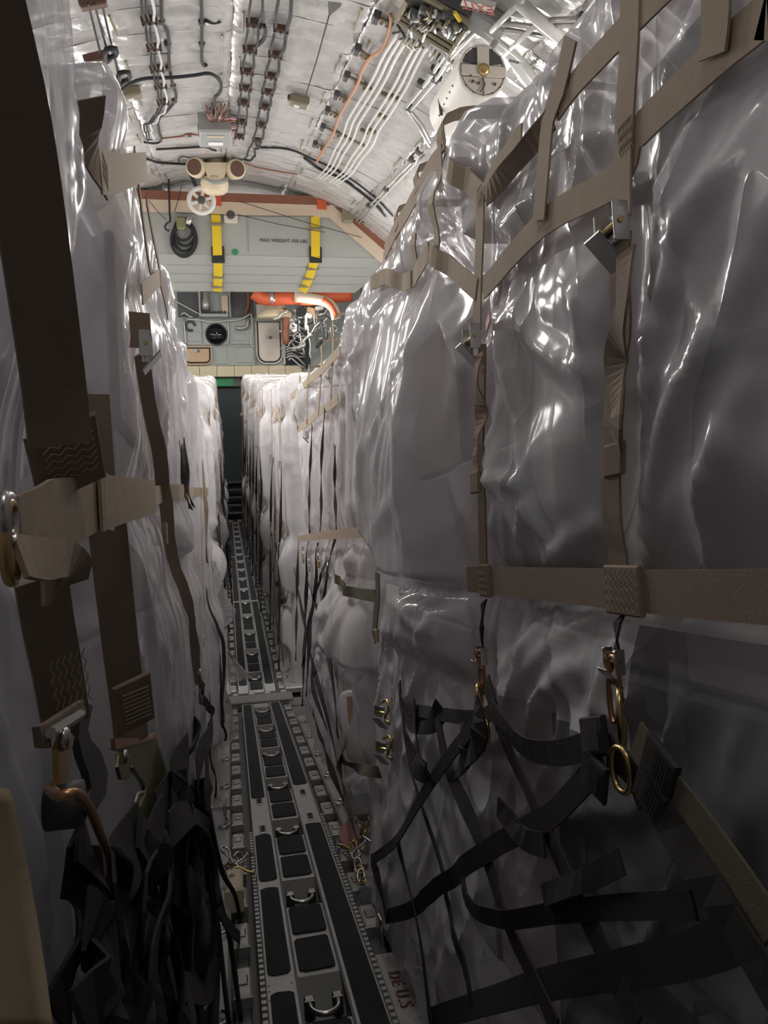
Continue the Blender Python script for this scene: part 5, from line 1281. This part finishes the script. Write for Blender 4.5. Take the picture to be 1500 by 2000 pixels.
# parallel white tubes
t = thing('tube_bank', C1(1240, 600), 'bank of parallel wavy white tubes on the right ceiling', 'tubes')
for k in range(6):
    o = k*24+(k > 2)*18
    P0 = [(1455+o*.9, 130+o*.35), (1395+o, 235+o*.35), (1352+o, 310+o*.33), (1330+o, 365+o*.3), (1275+o, 440+o*.3), (1245+o*.95, 505+o*.3), (1215+o*.9, 570+o*.3), (1190+o*.8, 630+o*.3), (1150+o*.7, 700+o*.25), (1115+o*.6, 745+o*.2)]
    MB().tube(resample([C1(x+((-1)**i)*4, y, .10) for i, (x, y) in enumerate(P0)], .06), .011, 6).build('tube', 'white_tube', t, True)
for (x, y) in ((1400, 400), (1310, 550), (1385, 487), (1340, 548), (1440, 410)):
    P = C1(x, y, .08); MB().box(P, (.09, .04, .04), frame_at(P), .006).build('tube_clamp', 'olive_box', t)
# paired conduits stepping down the right side
t = thing('conduit_pair', C2(600, 430), 'pair of grey conduits stepping around the white cylinder on the right ceiling', 'conduit')
for o in (0, 1):
    q = [(1370-8*o, 92+24*o), (1190-5*o, 98+28*o), (1150+18*o, 138+44*o), (1010+18*o, 120+34*o), (860, 105+26*o), (800+25*o, 108+40*o), (690+18*o, 240+30*o), (600+16*o, 380+26*o), (480+22*o, 525+14*o), (545+18*o, 620-8*o), (598+4*o, 712-20*o)]
    MB().tube([C2(x, y, .12) for x, y in q], .016, 7).build('conduit', 'pipe', t, True)
    q = [(585-22*o, 705-10*o), (520+8*o, 780+16*o), (400+8*o, 900+18*o), (310+8*o, 1000+16*o), (240+12*o, 1080+10*o)]
    MB().tube([C2(x, y, .10) for x, y in q], .014, 6).build('conduit', 'pipe', t, True)
for (x, y) in ((620, 345), (555, 410), (630, 385), (545, 740), (510, 780), (500, 525), (385, 925), (300, 1005), (1340, 98)):
    P = C2(x, y, .11); MB().box(P, (.07, .07, .05), frame_at(P), .008).build('conduit_clamp', 'dark_box', t)
# olive electronics rack with loose looms and the exit sign
P = C2(620, 120, .16); A = frame_at(P)
t = thing('equipment_rack', P, 'olive electronics rack with looped white looms at the top right ceiling', 'rack')
cor = [C2(x, y, .18) for x, y in ((475, 30), (500, -60), (800, 80), (770, 150), (700, 255), (440, 95))]
MB().prism(cor, tuple(-A[:, 2]*.10)).build('chassis', 'dark_box', t)
for a, bb in (((440, 95), (700, 255)), ((480, 60), (735, 215)), ((700, 255), (775, 140)), ((440, 95), (490, 0)), ((560, -20), (790, 110)), ((455, 75), (715, 235))):
    MB().tube([C2(*a, .2), C2(*bb, .2)], .018, 6).build('frame_bar', 'olive_box', t)
rg = random.Random(3)
for k in range(22):
    x, y = rg.uniform(490, 720), rg.uniform(0, 60)+rg.uniform(0, 70); y = y+(x-490)*.25
    q = [C2(x, y, .24), C2(x+rg.uniform(-18, 18), y+rg.uniform(15, 35), .28), C2(x+rg.uniform(-40, 10), y+rg.uniform(30, 60), .24)]
    MB().tube(resample(q, .04), rg.choice([.006, .009, .012]), 5).build('loom', rg.choice(['white_tube', 'olive_box', 'white_tube', 'cream', 'dark_box']), t, True)
for k in range(10):
    x = rg.uniform(500, 730); y = rg.uniform(20, 110)+(x-490)*.25; P = C2(x, y, .22); MB().box(P, (.08, .06, .05), frame_at(P), .008).build('module', rg.choice(['gb', 'olive_box', 'dark_box']), t)
for k in range(14):
    x, y = 440+k*21, 130+k*12+rg.uniform(-10, 25); q = [C2(x, y, .15), C2(x+rg.uniform(-20, 20), y+30, .18), C2(x+rg.uniform(-30, 30), y+rg.uniform(40, 60), .10)]
    MB().tube(resample(q, .05), .008, 5).build('hanging_wire', rg.choice(['olive_box', 'white_tube', 'cable']), t, True)
MB().tube([C2(720, 60, .26), C2(745, 100, .26)], .012, 6).build('yellow_lead', 'yellow', t)
P = C2(830, 25, .22)
t = thing('ceiling_exit_sign', P, 'cream EXIT sign seen upside down at the top right ceiling', 'sign')
q = [C2(x, y, .22) for x, y in ((760, 2), (918, 36), (905, 62), (747, 27))]; MB().prism(q, tuple(-cn(P)*.03)).build('panel', 'sign_white', t)
ex = unit(q[1]-q[0]); ey = unit(np.cross(cn(P), ex)); text_mesh('EXIT', .10, (q[0]+q[1]+q[2]+q[3])/4+cn(P)*.004, -ex, -ey, 'lettering', 'sign_red', t)
P2 = C2(840, 85, .10); MB().box(P2, (.34, .20, .10), frame_at(P2), .02).build('sign_bracket', 'gb', t)
# white cylinder hung along the right side
CY = 4.55
c = FY(*c2(855, 350), CY); rad = .5*abs(FY(*c2(968, 350), CY)[0]-FY(*c2(742, 350), CY)[0])
t = thing('white_cylinder', c-np.array([0, 0, rad]), 'large white cylindrical housing with a panelled round end, under the right ceiling', 'cylinder')
MB().lathe(c, (0, 1, 0), [(0, rad*1.0), (.02, rad*1.03), (.10, rad*1.05), (.62, rad*1.06), (.66, rad*1.0)], 40).build('drum', 'white_paint', t, True)
MB().tube([c+np.array([rad*.99*math.cos(w), -.004, rad*.99*math.sin(w)]) for w in np.linspace(0, 2*math.pi, 40, endpoint=False)], .008, 6, closed=True).build('end_rim', 'white_paint', t, True)
def seg_panel(a0, a1, r0, mt, d, nm):
    pts = [c+np.array([rad*.90*math.cos(w), -d, rad*.90*math.sin(w)]) for w in np.linspace(a0, a1, 10)]+[c+np.array([rad*r0*math.cos((a0+a1)/2), -d, rad*r0*math.sin((a0+a1)/2)])]
    MB().prism(pts, (0, .006, 0)).build(nm, mt, t)
seg_panel(math.radians(22), math.radians(75), .32, 'dark_box', .010, 'dark_window'); seg_panel(math.radians(105), math.radians(158), .32, 'dark_box', .010, 'dark_window')
MB().box(c+np.array([0, -.012, rad*.52]), (rad*.5, .016, rad*.85), bev=.004).build('upright_web', 'hatch', t); MB().box(c+np.array([0, -.014, -rad*.02]), (rad*1.85, .018, rad*.42), bev=.004).build('cross_web', 'hatch', t)
for sx in (-1, 1):
    pts = [c+np.array([sx*rad*.05, -.01, -rad*.26])]+[c+np.array([rad*.9*math.cos(w)*(1)*sx, -.01, -rad*.9*abs(math.sin(w))]) for w in np.linspace(.30, 1.5, 8)]; MB().prism(pts, (0, .006, 0)).build('lower_panel', 'hatch', t)
MB().lathe(c+np.array([0, -.022, 0]), (0, -1, 0), [(0, .035), (.012, .033), (.018, .015)], 18).build('hub', 'brass', t, True)
for k in range(14):
    w = 2*math.pi*(k+.5)/14; MB().lathe(c+np.array([rad*.95*math.cos(w), -.006, rad*.95*math.sin(w)]), (0, -1, 0), [(0, .006), (.005, .005)], 6).build('bolt', 'dark_box', t)
for (dx, dz) in ((-.45, -.45), (-.2, -.5), (.5, -.5), (-.55, -.2)): MB().lathe(c+np.array([rad*dx, -.014, rad*dz]), (0, -1, 0), [(0, .009), (.008, .008)], 8).build('fastener', 'dark_box', t)
MB().tube([c+np.array([-.01, -.02, -rad*.3]), c+np.array([.01, -.02, -rad*.55]), c+np.array([-.02, -.02, -rad*.85])], .004, 5).build('crack_wire', 'dark_box', t)
for k in range(6):
    w = math.radians(195+k*3); y = .12+.07*k
    MB().lathe(c+np.array([rad*1.045*math.cos(w), y, rad*1.045*math.sin(w)]), (math.cos(w), 0, math.sin(w)), [(0, .007), (.006, .005)], 6).build('drum_bolt', 'dark_box', t)
w = math.radians(200); MB().box(c+np.array([rad*1.055*math.cos(w), .40, rad*1.055*math.sin(w)]), (.02, .012, .12), Matrix.Rotation(-.3, 3, 'X'), .004).build('dark_slot', 'dark_box', t)
for y in (.2, .55): MB().tube([c+np.array([rad*.5, y, rad*.9]), c+np.array([rad*1.1, y, rad*1.9])], .02, 6).build('hanger_strut', 'pipe', t)
# white braces right of the cylinder
t = thing('roof_brace', C2(1100, 250, .15), 'white diagonal roof braces right of the white cylinder', 'brace')
for a, bb, w in (((1030, 10), (1290, 230), .07), ((860, 140), (1060, 300), .03), ((1050, 300), (1150, 440), .05), ((900, 150), (1050, 0), .035), ((960, 270), (1130, 110), .03)):
    MB().tube([C2(*a, .14), C2(*bb, .14)], w/2, 8).build('brace', 'white_tube', t, True)
P = C2(1165, 130, .12); MB().box(P, (.10, .10, .05), frame_at(P), .01).build('gusset', 'white_tube', t)
P = C2(1090, 400, .10); A = frame_at(P); MB().prism([C2(x, y, .12) for x, y in ((980, 300), (1060, 320), (1150, 430), (1110, 470), (1040, 400))], tuple(-A[:, 2]*.02)).build('web_plate', 'gb', t)
# corner bracket where the beam meets the roof
P = FY(*c3(1150, 170), 12.0)
t = thing('beam_bracket', P-np.array([0, 0, .12]), 'dark olive bracket where the conduits reach the grey beam, right', 'bracket')
MB().box(P, (.16, .1, .24), bev=.02).build('plate', 'olive_box', t); MB().box(P+np.array([.25, 0, -.06]), (.14, .1, .10), bev=.02).build('lug', 'dark_box', t)
